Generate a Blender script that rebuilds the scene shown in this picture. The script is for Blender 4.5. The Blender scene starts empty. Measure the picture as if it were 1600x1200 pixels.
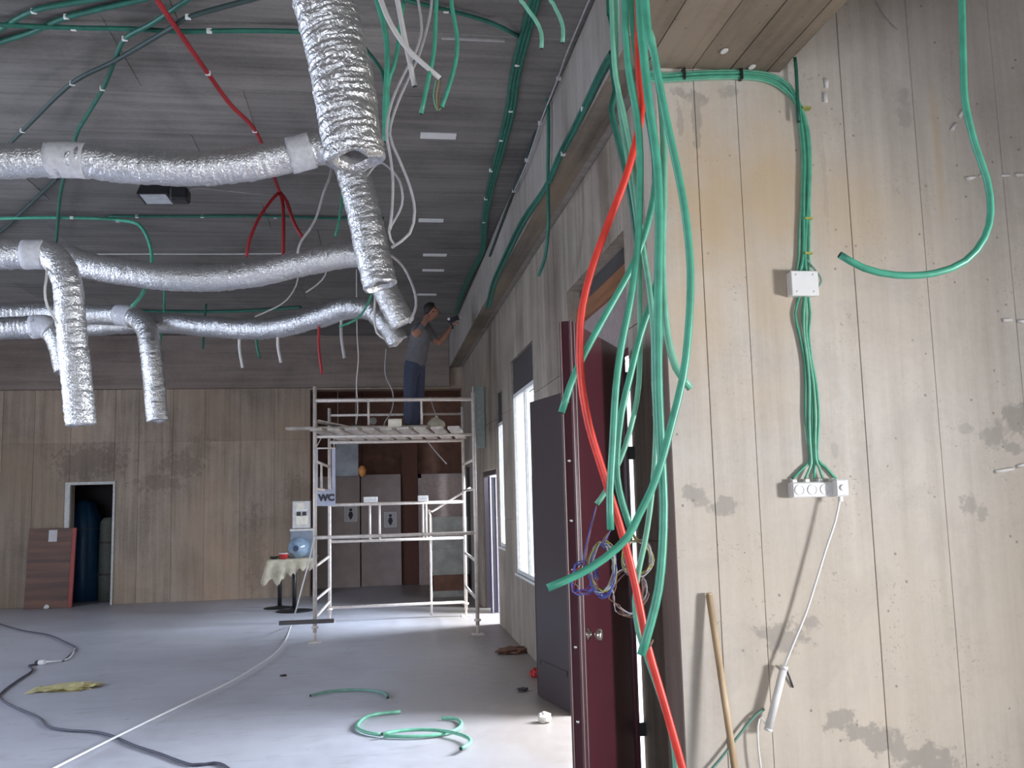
import bpy, bmesh, math, random
import numpy as np
from mathutils import Vector, Matrix, noise
random.seed(7)
S = bpy.context.scene
COL = S.collection

# ------------------------------------------------------------------ camera
F, H = 1450.0, 1.8
_d = np.array([(590-800)/F, (780-600)/F, 1.0]); _d /= np.linalg.norm(_d)
_r = np.array([1.0, -.008, 0]); _r[2] = -(_r[0]*_d[0]+_r[1]*_d[1])/_d[2]; _r /= np.linalg.norm(_r)
_M = np.stack([_r, _d, -np.cross(_d, _r)])          # world axes seen from the camera frame (x right, y down, z forward)
_C = np.array([0, 0, H])
def at(px, py, ax, val):
    """point where the line of sight through a photo pixel meets a world plane (axis ax = val)"""
    v = _M @ np.array([(px-800)/F, (py-600)/F, 1.0])
    return Vector(_C + (val-_C[ax])/v[ax]*v)
cd = bpy.data.cameras.new('camera'); cam = bpy.data.objects.new('camera', cd); COL.objects.link(cam)
cd.sensor_width = 36; cd.lens = F/1600*36; cd.clip_start = .05; cd.clip_end = 200
right, up, back = _M @ np.array([1., 0, 0]), _M @ np.array([0, -1., 0]), _M @ np.array([0, 0, -1.])
cam.matrix_world = Matrix(((right[0], up[0], back[0], 0), (right[1], up[1], back[1], 0), (right[2], up[2], back[2], H), (0, 0, 0, 1)))
S.camera = cam

# ------------------------------------------------------------------ sky, daylight, exposure
S.view_settings.view_transform = 'Standard'; S.view_settings.look = 'None'
S.view_settings.gamma = 1; S.view_settings.use_curve_mapping = False
S.view_settings.exposure = 0.0
w = bpy.data.worlds.new('sky'); S.world = w; w.use_nodes = True
bg = w.node_tree.nodes['Background']; bg.inputs[0].default_value = (.88, .94, 1, 1); bg.inputs[1].default_value = 2.6
def area(name, loc, target, sx, sy, power, col):
    l = bpy.data.lights.new(name, 'AREA'); l.shape = 'RECTANGLE'; l.size = sx; l.size_y = sy; l.energy = power; l.color = col
    o = bpy.data.objects.new(name, l); COL.objects.link(o); o.location = loc
    o.rotation_euler = (Vector(target)-Vector(loc)).to_track_quat('-Z', 'Z').to_euler(); return o
area('daylight_entrance', (7.4, .5, 1.6), (3, 5.2, 2.2), 1.1, 1.1, 620, (.94, .96, 1))
area('daylight_left_windows', (-9.7, 8, 2.5), (-3, 9, 0), 13, 2.2, 2000, (.64, .76, 1))
area('added_rear_daylight', (-2, -5.6, 2.0), (-1, 8, 1.0), 7, 2.6, 280, (.78, .86, 1))  # added fill lamp outside an unseen, supposed opening behind the camera
area('daylight_side_door', (4.4, 7.3, 2.3), (.6, 6.5, 0), 1.6, 1.8, 800, (.80, .88, 1))
area('daylight_far_door', (4.0, 13.6, 2.6), (0, 13.2, 0), 1.2, 1.4, 800, (.74, .85, 1))
S.cycles.max_bounces = 8; S.cycles.diffuse_bounces = 5; S.cycles.sample_clamp_indirect = 6

# ------------------------------------------------------------------ helpers: materials
def new_mat(name):
    m = bpy.data.materials.new(name); m.use_nodes = True
    return m, m.node_tree, m.node_tree.nodes['Principled BSDF']
def nd(nt, typ, ins=None, **props):
    n = nt.nodes.new(typ)
    for k, v in props.items(): setattr(n, k, v)
    for k, v in (ins or {}).items():
        if hasattr(v, 'is_linked') or isinstance(v, bpy.types.NodeSocket): nt.links.new(v, n.inputs[k])
        else: n.inputs[k].default_value = v
    return n
def rgb(c): return (c[0], c[1], c[2], 1)
def ramp(nt, fac, stops):
    n = nt.nodes.new('ShaderNodeValToRGB'); nt.links.new(fac, n.inputs[0]); e = n.color_ramp.elements
    e[0].position, e[0].color = stops[0][0], rgb(stops[0][1]); e[1].position, e[1].color = stops[-1][0], rgb(stops[-1][1])
    for p, c in stops[1:-1]:
        q = e.new(p); q.color = rgb(c)
    return n.outputs[0]
def mix(nt, fac, a, b, mode='MIX'):
    n = nt.nodes.new('ShaderNodeMix'); n.data_type = 'RGBA'; n.blend_type = mode
    for i, v in ((0, fac), (6, a), (7, b)):
        if isinstance(v, bpy.types.NodeSocket): nt.links.new(v, n.inputs[i])
        else: n.inputs[i].default_value = v if i == 0 else rgb(v)
    return n.outputs[2]
def mth(nt, op, a, b=0.0, c=0.0, clamp=False):
    n = nt.nodes.new('ShaderNodeMath'); n.operation = op; n.use_clamp = clamp
    for i, v in enumerate((a, b, c)):
        if isinstance(v, bpy.types.NodeSocket): nt.links.new(v, n.inputs[i])
        else: n.inputs[i].default_value = v
    return n.outputs[0]
def plain(name, col, rough=.5, metal=0.0, var=.12, scale=18, spec=.5, bump=0.0):
    """a uniform colour with faint procedural mottling"""
    m, nt, b = new_mat(name)
    tc = nd(nt, 'ShaderNodeTexCoord')
    n = nd(nt, 'ShaderNodeTexNoise', {'Vector': tc.outputs['Object'], 'Scale': scale, 'Detail': 3.0})
    lo = [c*(1-var) for c in col]; hi = [min(1, c*(1+var)) for c in col]
    nt.links.new(ramp(nt, n.outputs[0], [(.3, lo), (.7, hi)]), b.inputs['Base Color'])
    b.inputs['Roughness'].default_value = rough; b.inputs['Metallic'].default_value = metal
    b.inputs['Specular IOR Level'].default_value = spec
    if bump:
        bp = nd(nt, 'ShaderNodeBump', {'Height': n.outputs[0], 'Strength': bump, 'Distance': .01}); nt.links.new(bp.outputs[0], b.inputs['Normal'])
    return m
def concrete(name, base, dark, grain, rough=.8, tone=.16, pores=.5, stains=(), seed=0.0, spec=.3, stain_col=None, warm=None, speck=0.0, warm_patches=(), warm_patch_col=None):
    """board marked concrete; grain = axis the form boards run along"""
    m, nt, b = new_mat(name)
    pos = nd(nt, 'ShaderNodeNewGeometry').outputs['Position']
    sc = [11, 11, 11]; sc[grain] = .55
    mp = nd(nt, 'ShaderNodeMapping', {'Vector': pos, 'Scale': sc, 'Location': (seed, seed*.7, seed*.3)})
    g = nd(nt, 'ShaderNodeTexNoise', {'Vector': mp.outputs[0], 'Scale': 1.0, 'Detail': 5.0, 'Roughness': .6})
    blot = nd(nt, 'ShaderNodeTexNoise', {'Vector': pos, 'Scale': 1.1, 'Detail': 6.0, 'Roughness': .62, 'Distortion': .4})
    fine = nd(nt, 'ShaderNodeTexNoise', {'Vector': pos, 'Scale': 26.0, 'Detail': 4.0, 'Roughness': .7})
    oi = nd(nt, 'ShaderNodeObjectInfo')
    v = mth(nt, 'ADD', mth(nt, 'MULTIPLY', g.outputs[0], .45), mth(nt, 'MULTIPLY', blot.outputs[0], .4))
    v = mth(nt, 'ADD', v, mth(nt, 'MULTIPLY', fine.outputs[0], .15))
    c = ramp(nt, v, [(.37, dark), (.56, base), (.72, [min(1, x*1.13) for x in base])])
    if warm:
        wn = nd(nt, 'ShaderNodeTexNoise', {'Vector': pos, 'Scale': .55, 'Detail': 2.0})
        c = mix(nt, mth(nt, 'MULTIPLY', ramp(nt, wn.outputs[0], [(.42, (0, 0, 0)), (.68, (1, 1, 1))]), .55), c, warm)
    t = mth(nt, 'ADD', mth(nt, 'MULTIPLY', oi.outputs['Random'], tone), 1-tone*.5)
    hsv = nd(nt, 'ShaderNodeHueSaturation', {'Color': c, 'Value': t}); c = hsv.outputs[0]
    if pores:
        vo = nd(nt, 'ShaderNodeTexVoronoi', {'Vector': pos, 'Scale': 10.0, 'Randomness': 1.0})
        pick = nd(nt, 'ShaderNodeTexNoise', {'Vector': pos, 'Scale': 2.2})
        r = mth(nt, 'MULTIPLY', mth(nt, 'LESS_THAN', vo.outputs['Distance'], .085), mth(nt, 'GREATER_THAN', pick.outputs[0], .48))
        c = mix(nt, mth(nt, 'MULTIPLY', r, pores), c, [x*.4 for x in base])
    if speck:                                                      # clusters of small pits and grime
        s1 = nd(nt, 'ShaderNodeTexNoise', {'Vector': pos, 'Scale': 48.0, 'Detail': 3.0, 'Roughness': .7}); s2 = nd(nt, 'ShaderNodeTexNoise', {'Vector': pos, 'Scale': 3.1, 'Detail': 4.0})
        k1 = nd(nt, 'ShaderNodeMapRange', {'Value': s1.outputs[0], 'From Min': .60, 'From Max': .68}); k2 = nd(nt, 'ShaderNodeMapRange', {'Value': s2.outputs[0], 'From Min': .50, 'From Max': .64})
        c = mix(nt, mth(nt, 'MULTIPLY', mth(nt, 'MULTIPLY', k1.outputs[0], k2.outputs[0]), speck), c, [x*.35 for x in base])
        s3 = nd(nt, 'ShaderNodeTexNoise', {'Vector': pos, 'Scale': 2.4, 'Detail': 6.0, 'Roughness': .7, 'Distortion': .6}); k3 = nd(nt, 'ShaderNodeMapRange', {'Value': s3.outputs[0], 'From Min': .52, 'From Max': .72})
        c = mix(nt, mth(nt, 'MULTIPLY', k3.outputs[0], .35), c, [x*.66 for x in base])
    for lst, colr, amp_, e0, e1 in ((warm_patches, warm_patch_col, 1.8, 1.5, .2), (stains, stain_col or [x*.45 for x in base], 4.2, 1.15, .7)):
        if not lst: continue
        wob = nd(nt, 'ShaderNodeTexNoise', {'Vector': pos, 'Scale': 12.0 if lst is stains else 3.0, 'Detail': 5.0, 'Roughness': .65}); tot = None
        for (sx, sy, sz, rx, rz, k_) in lst:
            q = nd(nt, 'ShaderNodeVectorMath', {0: pos, 1: (sx, sy, sz)}, operation='SUBTRACT')
            q = nd(nt, 'ShaderNodeVectorMath', {0: q.outputs[0], 1: (1/rx, .01, 1/rz)}, operation='MULTIPLY')
            q = nd(nt, 'ShaderNodeVectorMath', {0: q.outputs[0]}, operation='LENGTH')
            dd = mth(nt, 'ADD', q.outputs['Value'], mth(nt, 'MULTIPLY', mth(nt, 'SUBTRACT', wob.outputs[0], .5), amp_))
            k = nd(nt, 'ShaderNodeMapRange', {'Value': dd, 'From Min': e0, 'From Max': e1, 'To Min': 0.0, 'To Max': k_})
            tot = k.outputs[0] if tot is None else mth(nt, 'MAXIMUM', tot, k.outputs[0])
        c = mix(nt, tot, c, colr)
    nt.links.new(c, b.inputs['Base Color'])
    b.inputs['Roughness'].default_value = rough; b.inputs['Specular IOR Level'].default_value = spec
    bp = nd(nt, 'ShaderNodeBump', {'Height': v, 'Strength': .35, 'Distance': .012}); nt.links.new(bp.outputs[0], b.inputs['Normal'])
    return m
def foil(name, col=(.80, .79, .79), rough=.31):
    m, nt, b = new_mat(name)
    tc = nd(nt, 'ShaderNodeTexCoord')
    n = nd(nt, 'ShaderNodeTexNoise', {'Vector': tc.outputs['Object'], 'Scale': 38.0, 'Detail': 4.0, 'Distortion': 1.2})
    nt.links.new(ramp(nt, n.outputs[0], [(.3, [c*.82 for c in col]), (.65, col)]), b.inputs['Base Color'])
    b.inputs['Metallic'].default_value = .92; b.inputs['Roughness'].default_value = rough
    bp = nd(nt, 'ShaderNodeBump', {'Height': n.outputs[0], 'Strength': .55, 'Distance': .02}); nt.links.new(bp.outputs[0], b.inputs['Normal'])
    return m
def wood(name, a, bcol, axis=0, scale=9, rough=.55):
    m, nt, b = new_mat(name)
    tc = nd(nt, 'ShaderNodeTexCoord'); sc = [scale*1.0]*3; sc[axis] = scale*.06
    mp = nd(nt, 'ShaderNodeMapping', {'Vector': tc.outputs['Object'], 'Scale': sc})
    n = nd(nt, 'ShaderNodeTexNoise', {'Vector': mp.outputs[0], 'Scale': 1.6, 'Detail': 6.0, 'Distortion': .5})
    nt.links.new(ramp(nt, n.outputs[0], [(.32, a), (.66, bcol)]), b.inputs['Base Color']); b.inputs['Roughness'].default_value = rough
    return m

# ------------------------------------------------------------------ helpers: meshes and objects
def obj(name, bm, m, parent=None, smooth=False, mats=None):
    me = bpy.data.meshes.new(name)
    if isinstance(bm, bmesh.types.BMesh):
        bmesh.ops.recalc_face_normals(bm, faces=bm.faces[:]); bm.to_mesh(me); bm.free()
    else: me.from_pydata(bm[0], [], bm[1])
    for q in (mats or [m]): me.materials.append(q)
    if smooth:
        for p in me.polygons: p.use_smooth = True
    o = bpy.data.objects.new(name, me); COL.objects.link(o)
    if parent is not None: o.parent = parent
    return o
def tag(o, label, cat, group=None):
    o['label'] = label; o['category'] = cat
    if group: o['group'] = group
    return o
def thing(name, label, cat, loc=(0, 0, 0), group=None):
    o = bpy.data.objects.new(name, None); COL.objects.link(o); o.location = loc; o.empty_display_size = .1
    bpy.context.view_layer.update()
    return tag(o, label, cat, group)
def struct(o): o['kind'] = 'structure'; return o
def kid(o, parent):
    """parent an object whose mesh is in world coordinates under a placed thing"""
    o.parent = parent; o.matrix_parent_inverse = Matrix.Translation(parent.location).inverted() if parent.type == 'EMPTY' else Matrix.Identity(4)
    return o
def box(bm, lo, hi, bevel=0.0):
    r = bmesh.ops.create_cube(bm, size=1)
    lo, hi = Vector(lo), Vector(hi); c = (lo+hi)/2; s = hi-lo
    for v in r['verts']: v.co = Vector((c.x+v.co.x*s.x, c.y+v.co.y*s.y, c.z+v.co.z*s.z))
    if bevel:
        es = {e for v in r['verts'] for e in v.link_edges}
        bmesh.ops.bevel(bm, geom=list(es), offset=bevel, segments=1, affect='EDGES')
def boxo(name, lo, hi, m, parent=None, bevel=0.0):
    bm = bmesh.new(); box(bm, lo, hi, bevel); o = obj(name, bm, m)
    if parent is not None: kid(o, parent)
    return o
def spline(pts, step=.05):
    """Catmull-Rom through the points, resampled"""
    P = [Vector(p) for p in pts]
    if len(P) < 3:
        n = max(1, int((P[1]-P[0]).length/step)); return [P[0].lerp(P[1], i/n) for i in range(n+1)]
    Q = [P[0]*2-P[1]]+P+[P[-1]*2-P[-2]]; out = []
    for i in range(1, len(Q)-2):
        a, b, c, d = Q[i-1:i+3]; n = max(2, int((c-b).length/step))
        for k in range(n):
            t = k/n
            out.append(.5*((2*b)+(c-a)*t+(2*a-5*b+4*c-d)*t*t+(3*b-a-3*c+d)*t**3))
    return out+[P[-1]]
def frames(path):
    T = [(path[min(i+1, len(path)-1)]-path[max(i-1, 0)]).normalized() for i in range(len(path))]
    n = T[0].orthogonal().normalized(); out = []
    for t in T:
        n = (n-t*n.dot(t)); n = n.normalized() if n.length > 1e-6 else t.orthogonal().normalized()
        out.append((t, n, t.cross(n)))
    return out
def tube_bm(bm, path, r, seg=8, capmat=0):
    rings = []
    for i, (p, (t, n, b)) in enumerate(zip(path, frames(path))):
        rr = r(i) if callable(r) else r
        rings.append([bm.verts.new(p+(n*math.cos(a)+b*math.sin(a))*rr) for a in (2*math.pi*k/seg for k in range(seg))])
    for A, B in zip(rings, rings[1:]):
        for k in range(seg):
            f = bm.faces.new((A[k], A[(k+1) % seg], B[(k+1) % seg], B[k])); f.smooth = True
    for rg in (rings[0], rings[-1]):
        f = bm.faces.new(rg); f.material_index = capmat
def tubeo(name, pts, r, m, parent=None, seg=8, step=.05, cap=None):
    bm = bmesh.new(); tube_bm(bm, spline(pts, step), r, seg, 1 if cap else 0)
    o = obj(name, bm, m, mats=[m, cap] if cap else None)
    if parent is not None: kid(o, parent)
    return o
def rod(bm, a, b, r, seg=8): tube_bm(bm, [Vector(a), Vector(b)], r, seg)
def rodo(name, a, b, r, m, parent=None, seg=10):
    bm = bmesh.new(); rod(bm, a, b, r, seg); o = obj(name, bm, m)
    if parent is not None: kid(o, parent)
    return o
def lathe(bm, prof, c, seg=20, axis=Vector((0, 0, 1))):
    q = axis.to_track_quat('Z', 'Y').to_matrix(); c = Vector(c); rings = []
    for r, z in prof:
        rings.append([bm.verts.new(c+q @ Vector((max(r, 1e-4)*math.cos(2*math.pi*k/seg), max(r, 1e-4)*math.sin(2*math.pi*k/seg), z))) for k in range(seg)])
    for A, B in zip(rings, rings[1:]):
        for k in range(seg): bm.faces.new((A[k], A[(k+1) % seg], B[(k+1) % seg], B[k])).smooth = True
    bm.faces.new(rings[0]); bm.faces.new(rings[-1])

# ------------------------------------------------------------------ materials
XW, XB, YN, YB, ZC, ZB = 1.69, 1.43, 5.2, 18.3, 5.0, 4.37      # right wall, beam face, near wall, back wall, ceiling, beam underside
def st(px, py, rx, rz, s): p = at(px, py, 1, YN); return (p.x, p.y, p.z, rx, rz, s)
near_stains = [st(1080, 770, .07, .05, .55), st(1100, 785, .05, .03, .5), st(1128, 792, .08, .05, .55), st(1232, 992, .17, .09, .6), st(1215, 1000, .08, .08, .5),
    st(1262, 975, .06, .06, .5), st(1313, 1126, .09, .05, .6), st(1345, 1142, .12, .06, .65), st(1375, 1160, .12, .08, .65), st(1405, 1172, .09, .10, .6),
    st(1440, 1190, .17, .08, .65), st(1475, 1200, .15, .07, .6), st(1557, 672, .09, .08, .5), st(1590, 660, .10, .12, .6), st(1585, 700, .05, .04, .5),
    st(1516, 790, .07, .05, .5), st(1535, 800, .035, .06, .45), st(1510, 670, .04, .03, .35), st(1305, 700, .02, .04, .3), st(1412, 168, .05, .13, .35), st(1075, 148, .10, .05, .5), st(1088, 190, .025, .22, .45), st(1140, 142, .05, .04, .45), st(1062, 185, .02, .15, .4), st(1290, 300, .015, .3, .2)]
near_warm_patches = [st(1110, 330, .35, .55, .75), st(1205, 290, .22, .5, .7), st(1095, 500, .25, .45, .55), st(1330, 330, .3, .3, .4), st(1200, 470, .25, .35, .4), st(1465, 240, .03, .35, .5), st(1160, 620, .35, .25, .3)]  # warm-toned patches, strongest on the upper left of the near wall
def sb(px, py, rx, rz, s): p = at(px, py, 1, YB); return (p.x, p.y, p.z, rx, rz, s)
back_stains = [sb(140, 722, .60, .30, .45), sb(285, 725, .35, .22, .4), sb(250, 755, .45, .14, .4), sb(310, 700, .25, .25, .3), sb(470, 770, .30, .30, .3), sb(395, 850, .18, .8, .25)]
M_near = concrete('concrete_near', (.575, .528, .475), (.44, .395, .345), 2, stains=near_stains, tone=.10, pores=.8, warm=(.57, .475, .365), speck=.55, warm_patches=near_warm_patches, warm_patch_col=(.53, .385, .225))
M_wall = concrete('concrete_wall', (.39, .312, .245), (.21, .163, .125), 2, tone=.30, pores=.5, seed=3, warm=(.40, .27, .18), stains=back_stains, stain_col=(.15, .11, .085))
M_bbeam = concrete('concrete_back_beam', (.27, .215, .185), (.17, .13, .11), 0, tone=.2, pores=.3, seed=4)
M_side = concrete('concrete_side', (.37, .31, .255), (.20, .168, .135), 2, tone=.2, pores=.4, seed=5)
M_beam = concrete('concrete_beam', (.37, .33, .295), (.25, .22, .195), 2, tone=.12, pores=.3, seed=11)
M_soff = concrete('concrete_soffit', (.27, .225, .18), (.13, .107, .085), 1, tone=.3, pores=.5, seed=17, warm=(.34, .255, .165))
M_ceil = concrete('concrete_ceiling', (.225, .21, .197), (.118, .109, .102), 0, tone=.3, pores=.2, seed=23)
fl_st = [(-.2, 10, 0, .0, .0, 0)]
def floor_mat():
    m, nt, b = new_mat('floor_screed')
    pos = nd(nt, 'ShaderNodeNewGeometry').outputs['Position']
    a = nd(nt, 'ShaderNodeTexNoise', {'Vector': pos, 'Scale': .8, 'Detail': 6.0, 'Roughness': .6, 'Distortion': .3})
    f = nd(nt, 'ShaderNodeTexNoise', {'Vector': pos, 'Scale': 7.0, 'Detail': 5.0, 'Roughness': .7})
    c = ramp(nt, mth(nt, 'ADD', mth(nt, 'MULTIPLY', a.outputs[0], .6), mth(nt, 'MULTIPLY', f.outputs[0], .4)), [(.32, (.44, .44, .485)), (.55, (.535, .54, .60)), (.75, (.60, .605, .67))])
    x = nd(nt, 'ShaderNodeSeparateXYZ', {0: pos})                 # browner towards the right wall
    k = nd(nt, 'ShaderNodeMapRange', {'Value': mth(nt, 'ADD', x.outputs[0], mth(nt, 'MULTIPLY', a.outputs[0], 1.2)), 'From Min': .45, 'From Max': 1.75, 'To Min': 0.0, 'To Max': .8})
    c = mix(nt, k.outputs[0], c, (.26, .205, .155))
    vo = nd(nt, 'ShaderNodeTexVoronoi', {'Vector': pos, 'Scale': 2.4})
    c = mix(nt, mth(nt, 'MULTIPLY', mth(nt, 'LESS_THAN', vo.outputs['Distance'], .05), .5), c, (.2, .19, .19))
    mp = nd(nt, 'ShaderNodeMapping', {'Vector': pos, 'Scale': (1.1, 3.6, 1)}); sc_ = nd(nt, 'ShaderNodeTexNoise', {'Vector': mp.outputs[0], 'Scale': 1.7, 'Detail': 7.0, 'Roughness': .72, 'Distortion': .8})
    ks = nd(nt, 'ShaderNodeMapRange', {'Value': sc_.outputs[0], 'From Min': .55, 'From Max': .72, 'To Min': 0.0, 'To Max': .5}); c = mix(nt, ks.outputs[0], c, (.27, .26, .27))
    nt.links.new(c, b.inputs['Base Color'])
    nt.links.new(ramp(nt, f.outputs[0], [(.3, (.34, .34, .34)), (.7, (.5, .5, .5))]), b.inputs['Roughness'])
    bp = nd(nt, 'ShaderNodeBump', {'Height': f.outputs[0], 'Strength': .12, 'Distance': .01}); nt.links.new(bp.outputs[0], b.inputs['Normal'])
    return m
M_floor = floor_mat()
M_ground = plain('paving', (.62, .61, .58), .8)
M_foil = foil('foil'); M_foild = foil('foil_far', (.66, .65, .65), .30); M_tape = plain('grey_tape', (.62, .61, .63), .45, scale=30)
M_foilin = plain('duct_lining', (.30, .29, .29), .6, .4)
M_green = plain('green_pipe', (.075, .36, .235), .36, var=.15); M_green2 = plain('green_pipe_pale', (.17, .45, .31), .4, var=.15); M_dkgreen = plain('green_pipe_shaded', (.013, .125, .085), .5, var=.2)  # the darkest green has the ceiling's low light put into its colour
M_greycond = plain('grey_green_pipe', (.15, .30, .245), .4); M_hole = plain('pipe_bore', (.03, .035, .03), .8)
M_red = plain('red_pipe', (.80, .055, .035), .38); M_dred = plain('red_pipe_dark', (.34, .018, .024), .5)  # the second red is a darker copy of the first
M_white = plain('white_plastic', (.80, .79, .78), .35, var=.03); M_offw = plain('ivory_pipe', (.66, .63, .60), .45, var=.05); M_gwire = plain('grey_wire', (.42, .40, .40), .5)
M_blackc = plain('black_rubber', (.05, .05, .065), .6); M_dkblue = plain('dark_cable', (.09, .09, .12), .6)
M_black = plain('black_metal', (.016, .016, .018), .4); M_glass = plain('lamp_glass', (.55, .58, .62), .15)
M_maroon = plain('maroon_steel', (.082, .019, .029), .22, var=.06, scale=3, spec=.6); M_dark = plain('dark_steel', (.055, .042, .046), .32, var=.08); M_navy = plain('navy_metal', (.035, .033, .06), .5); M_rib = plain('lit_rib', (.17, .105, .105), .4); M_mauve = plain('mauve_board', (.30, .235, .225), .7)  # rib colour is lightened to paint the light its edges catch
M_timber = wood('form_timber', (.19, .075, .03), (.30, .13, .055), 1); M_chrome = plain('chrome', (.8, .78, .74), .15, 1.0, var=.02)
M_galv = plain('galvanised_tube', (.68, .60, .54), .42, .2, var=.12); M_plank = wood('grey_plank', (.36, .31, .27), (.60, .53, .46), 1, 6, .8)
M_walnut = wood('walnut_panel', (.052, .018, .009), (.17, .065, .03), 0, 7, .5); M_redEdge = plain('red_edge', (.30, .035, .025), .5)
M_frame = plain('pale_frame', (.55, .53, .50), .5); M_bluetarp = plain('blue_tarp', (.012, .06, .13), .45, bump=.4, scale=9); M_sack = plain('grey_sack', (.10, .105, .085), .8, bump=.4)
M_cloth = plain('table_cloth', (.44, .39, .29), .85, var=.25, scale=9); M_paper = plain('paper', (.62, .60, .60), .8, var=.05); M_ink = plain('ink', (.05, .05, .06), .7)
M_bluewater = plain('blue_bottle', (.27, .36, .47), .2, var=.2, scale=12); M_cap = plain('dark_cap', (.03, .04, .08), .5); M_silver = plain('silver_case', (.45, .43, .42), .35, .4); M_cream = plain('cream_front', (.80, .74, .62), .4)
M_redp = plain('red_plastic', (.45, .03, .03), .4); M_brown = plain('brown_board', (.17, .075, .045), .7, var=.25, scale=5); M_door = plain('grey_brown_door', (.42, .34, .31), .6, var=.1, scale=4)
M_redcol = plain('red_brown_board', (.14, .045, .025), .6); M_pane = plain('dusty_sheet', (.33, .32, .28), .3, var=.3, scale=4); M_lav = plain('lavender_sheet', (.46, .48, .60), .4, var=.08)
M_upvc = plain('white_window_frame', (.78, .78, .76), .35); M_ybroom = wood('stick_wood', (.42, .29, .17), (.62, .46, .29), 2, 14); M_yellow = plain('yellow_film', (.62, .55, .28), .4, var=.2)
M_stone = plain('stone', (.62, .58, .52), .9, bump=.5); M_purple = plain('lilac_metal', (.33, .29, .38), .3, .4); M_shutter = plain('shutter_box', (.06, .055, .055), .6)
M_wb, M_wy, M_wbr, M_wg = plain('wire_blue', (.07, .09, .38), .5), plain('wire_yellow', (.36, .36, .09), .5), plain('wire_brown', (.22, .12, .09), .5), plain('wire_grey', (.40, .40, .46), .5)
M_skin = plain('skin', (.42, .20, .13), .55); M_shirt = plain('grey_shirt', (.17, .165, .175), .85, bump=.3); M_jean = plain('blue_jeans', (.055, .065, .105), .85, bump=.3); M_shoe = plain('dark_shoe', (.03, .025, .025), .7); M_hair = plain('hair', (.02, .015, .012), .6)
M_plaster = plain('plaster_dab', (.75, .73, .70), .8); M_orange = plain('orange_lamp', (.75, .30, .08), .4)

# ------------------------------------------------------------------ the setting
def cells(us, zs, holes):
    out = []
    for a, b in zip(us, us[1:]):
        for c, d in zip(zs, zs[1:]):
            mu, mz = (a+b)/2, (c+d)/2
            if not any(h[0] < mu < h[1] and h[2] < mz < h[3] for h in holes): out.append((a, b, c, d))
    return out
def panel_wall(name, ax, pos, depth, us, zs, holes, m, skin=.012, gap=.005):
    """a cast wall: a core with openings, its face divided by the form panels' joints.
    ax: axis normal to the wall, pos: face position, depth: signed thickness away from the room"""
    s = 1 if depth > 0 else -1
    def P(u, z, d): return (pos+d, u, z) if ax == 0 else (u, pos+d, z)
    ucut = sorted(set(us) | {h[0] for h in holes} | {h[1] for h in holes}); zcut = sorted(set(zs) | {h[2] for h in holes} | {h[3] for h in holes})
    cl = cells([u for u in ucut if us[0] <= u <= us[-1]], [z for z in zcut if zs[0] <= z <= zs[-1]], holes)
    bm = bmesh.new()
    for a, b, c, d in cl:
        p, q = P(a, c, s*skin), P(b, d, depth); box(bm, [min(i, j) for i, j in zip(p, q)], [max(i, j) for i, j in zip(p, q)])
    bmesh.ops.remove_doubles(bm, verts=bm.verts[:], dist=1e-5)
    core = struct(obj(name, bm, m))
    pc = [q for a, b in zip(ucut, ucut[1:]) for q in cells([a, b], sorted(set(zs) | {v for h in holes if h[0] < (a+b)/2 < h[1] for v in h[2:]}), holes)]
    for a, b, c, d in pc:
        def j(v, cuts): return gap/2 if v in cuts else 0
        j_ = random.uniform(0, .0035)
        p, q = P(a+j(a, us), c+j(c, zs), j_*s), P(b-j(b, us), d-j(d, zs), s*(skin+.004))
        bm = bmesh.new(); box(bm, [min(i, k) for i, k in zip(p, q)], [max(i, k) for i, k in zip(p, q)], .0022)
        kid(obj('panel', bm, m), core)
    return core
# floor
floor = struct(boxo('floor', (-9.2, -5.2, -.2), (9, 20.6, 0), M_floor))
struct(boxo('ground_outside', (9, -12, -.25), (40, 40, -.05), M_ground)); struct(boxo('ground_courtyard', (2.09, 20.6, -.25), (9, 40, -.05), M_ground))
# ceiling of long form boards running across the hall
ceil = struct(boxo('ceiling', (-9.2, -5.2, ZC+.012), (XB+.4, YB+.4, ZC+.25), M_ceil))
y = -5.0
while y < YB:
    wd = random.choice((.85, .95, 1.05)); xs = [-9.2]+([random.uniform(-6, -3), random.uniform(-2, .3)] if y > 3 else [])+[XB]
    for a, b in zip(xs, xs[1:]):
        bm = bmesh.new(); box(bm, (a+.002, y+.003, ZC+random.uniform(0, .006)), (b-.002, min(y+wd, YB)-.003, ZC+.014), .002); kid(obj('board', bm, M_ceil), ceil)
    y += wd
struct(boxo('ceiling_foyer', (2.5, -5.2, 5.0), (9, YN+.3, 5.2), M_ceil))
# right wall with its openings
DOOR = (6.05, 8.0, -.01, 3.6); W2 = (9.92, 11.6, .85, 3.49); W1 = (12.5, 13.13, 1.1, 3.25); FD = (13.3, 15.4, -.01, 2.2)
yu = [YN+.012, 6.05, 6.55, 7.05, 7.55, 8.0, 8.5, 9.0, 9.46, 9.92, 10.48, 11.04, 11.6, 12.05, 12.5, 13.13, 13.3, 14.0, 14.7, 15.4, 16.3, 17.3, YB]
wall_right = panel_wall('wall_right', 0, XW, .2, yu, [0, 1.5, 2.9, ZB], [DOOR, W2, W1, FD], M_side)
# near wall, facing the camera
xn = [XW, 1.935, 2.205, 2.90, 3.38, 3.96, 4.7, 5.5, 6.4, 9]
wall_near = panel_wall('wall_near', 1, YN, .32, xn, [0, 5.0], [], M_near, gap=.0034)
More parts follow.
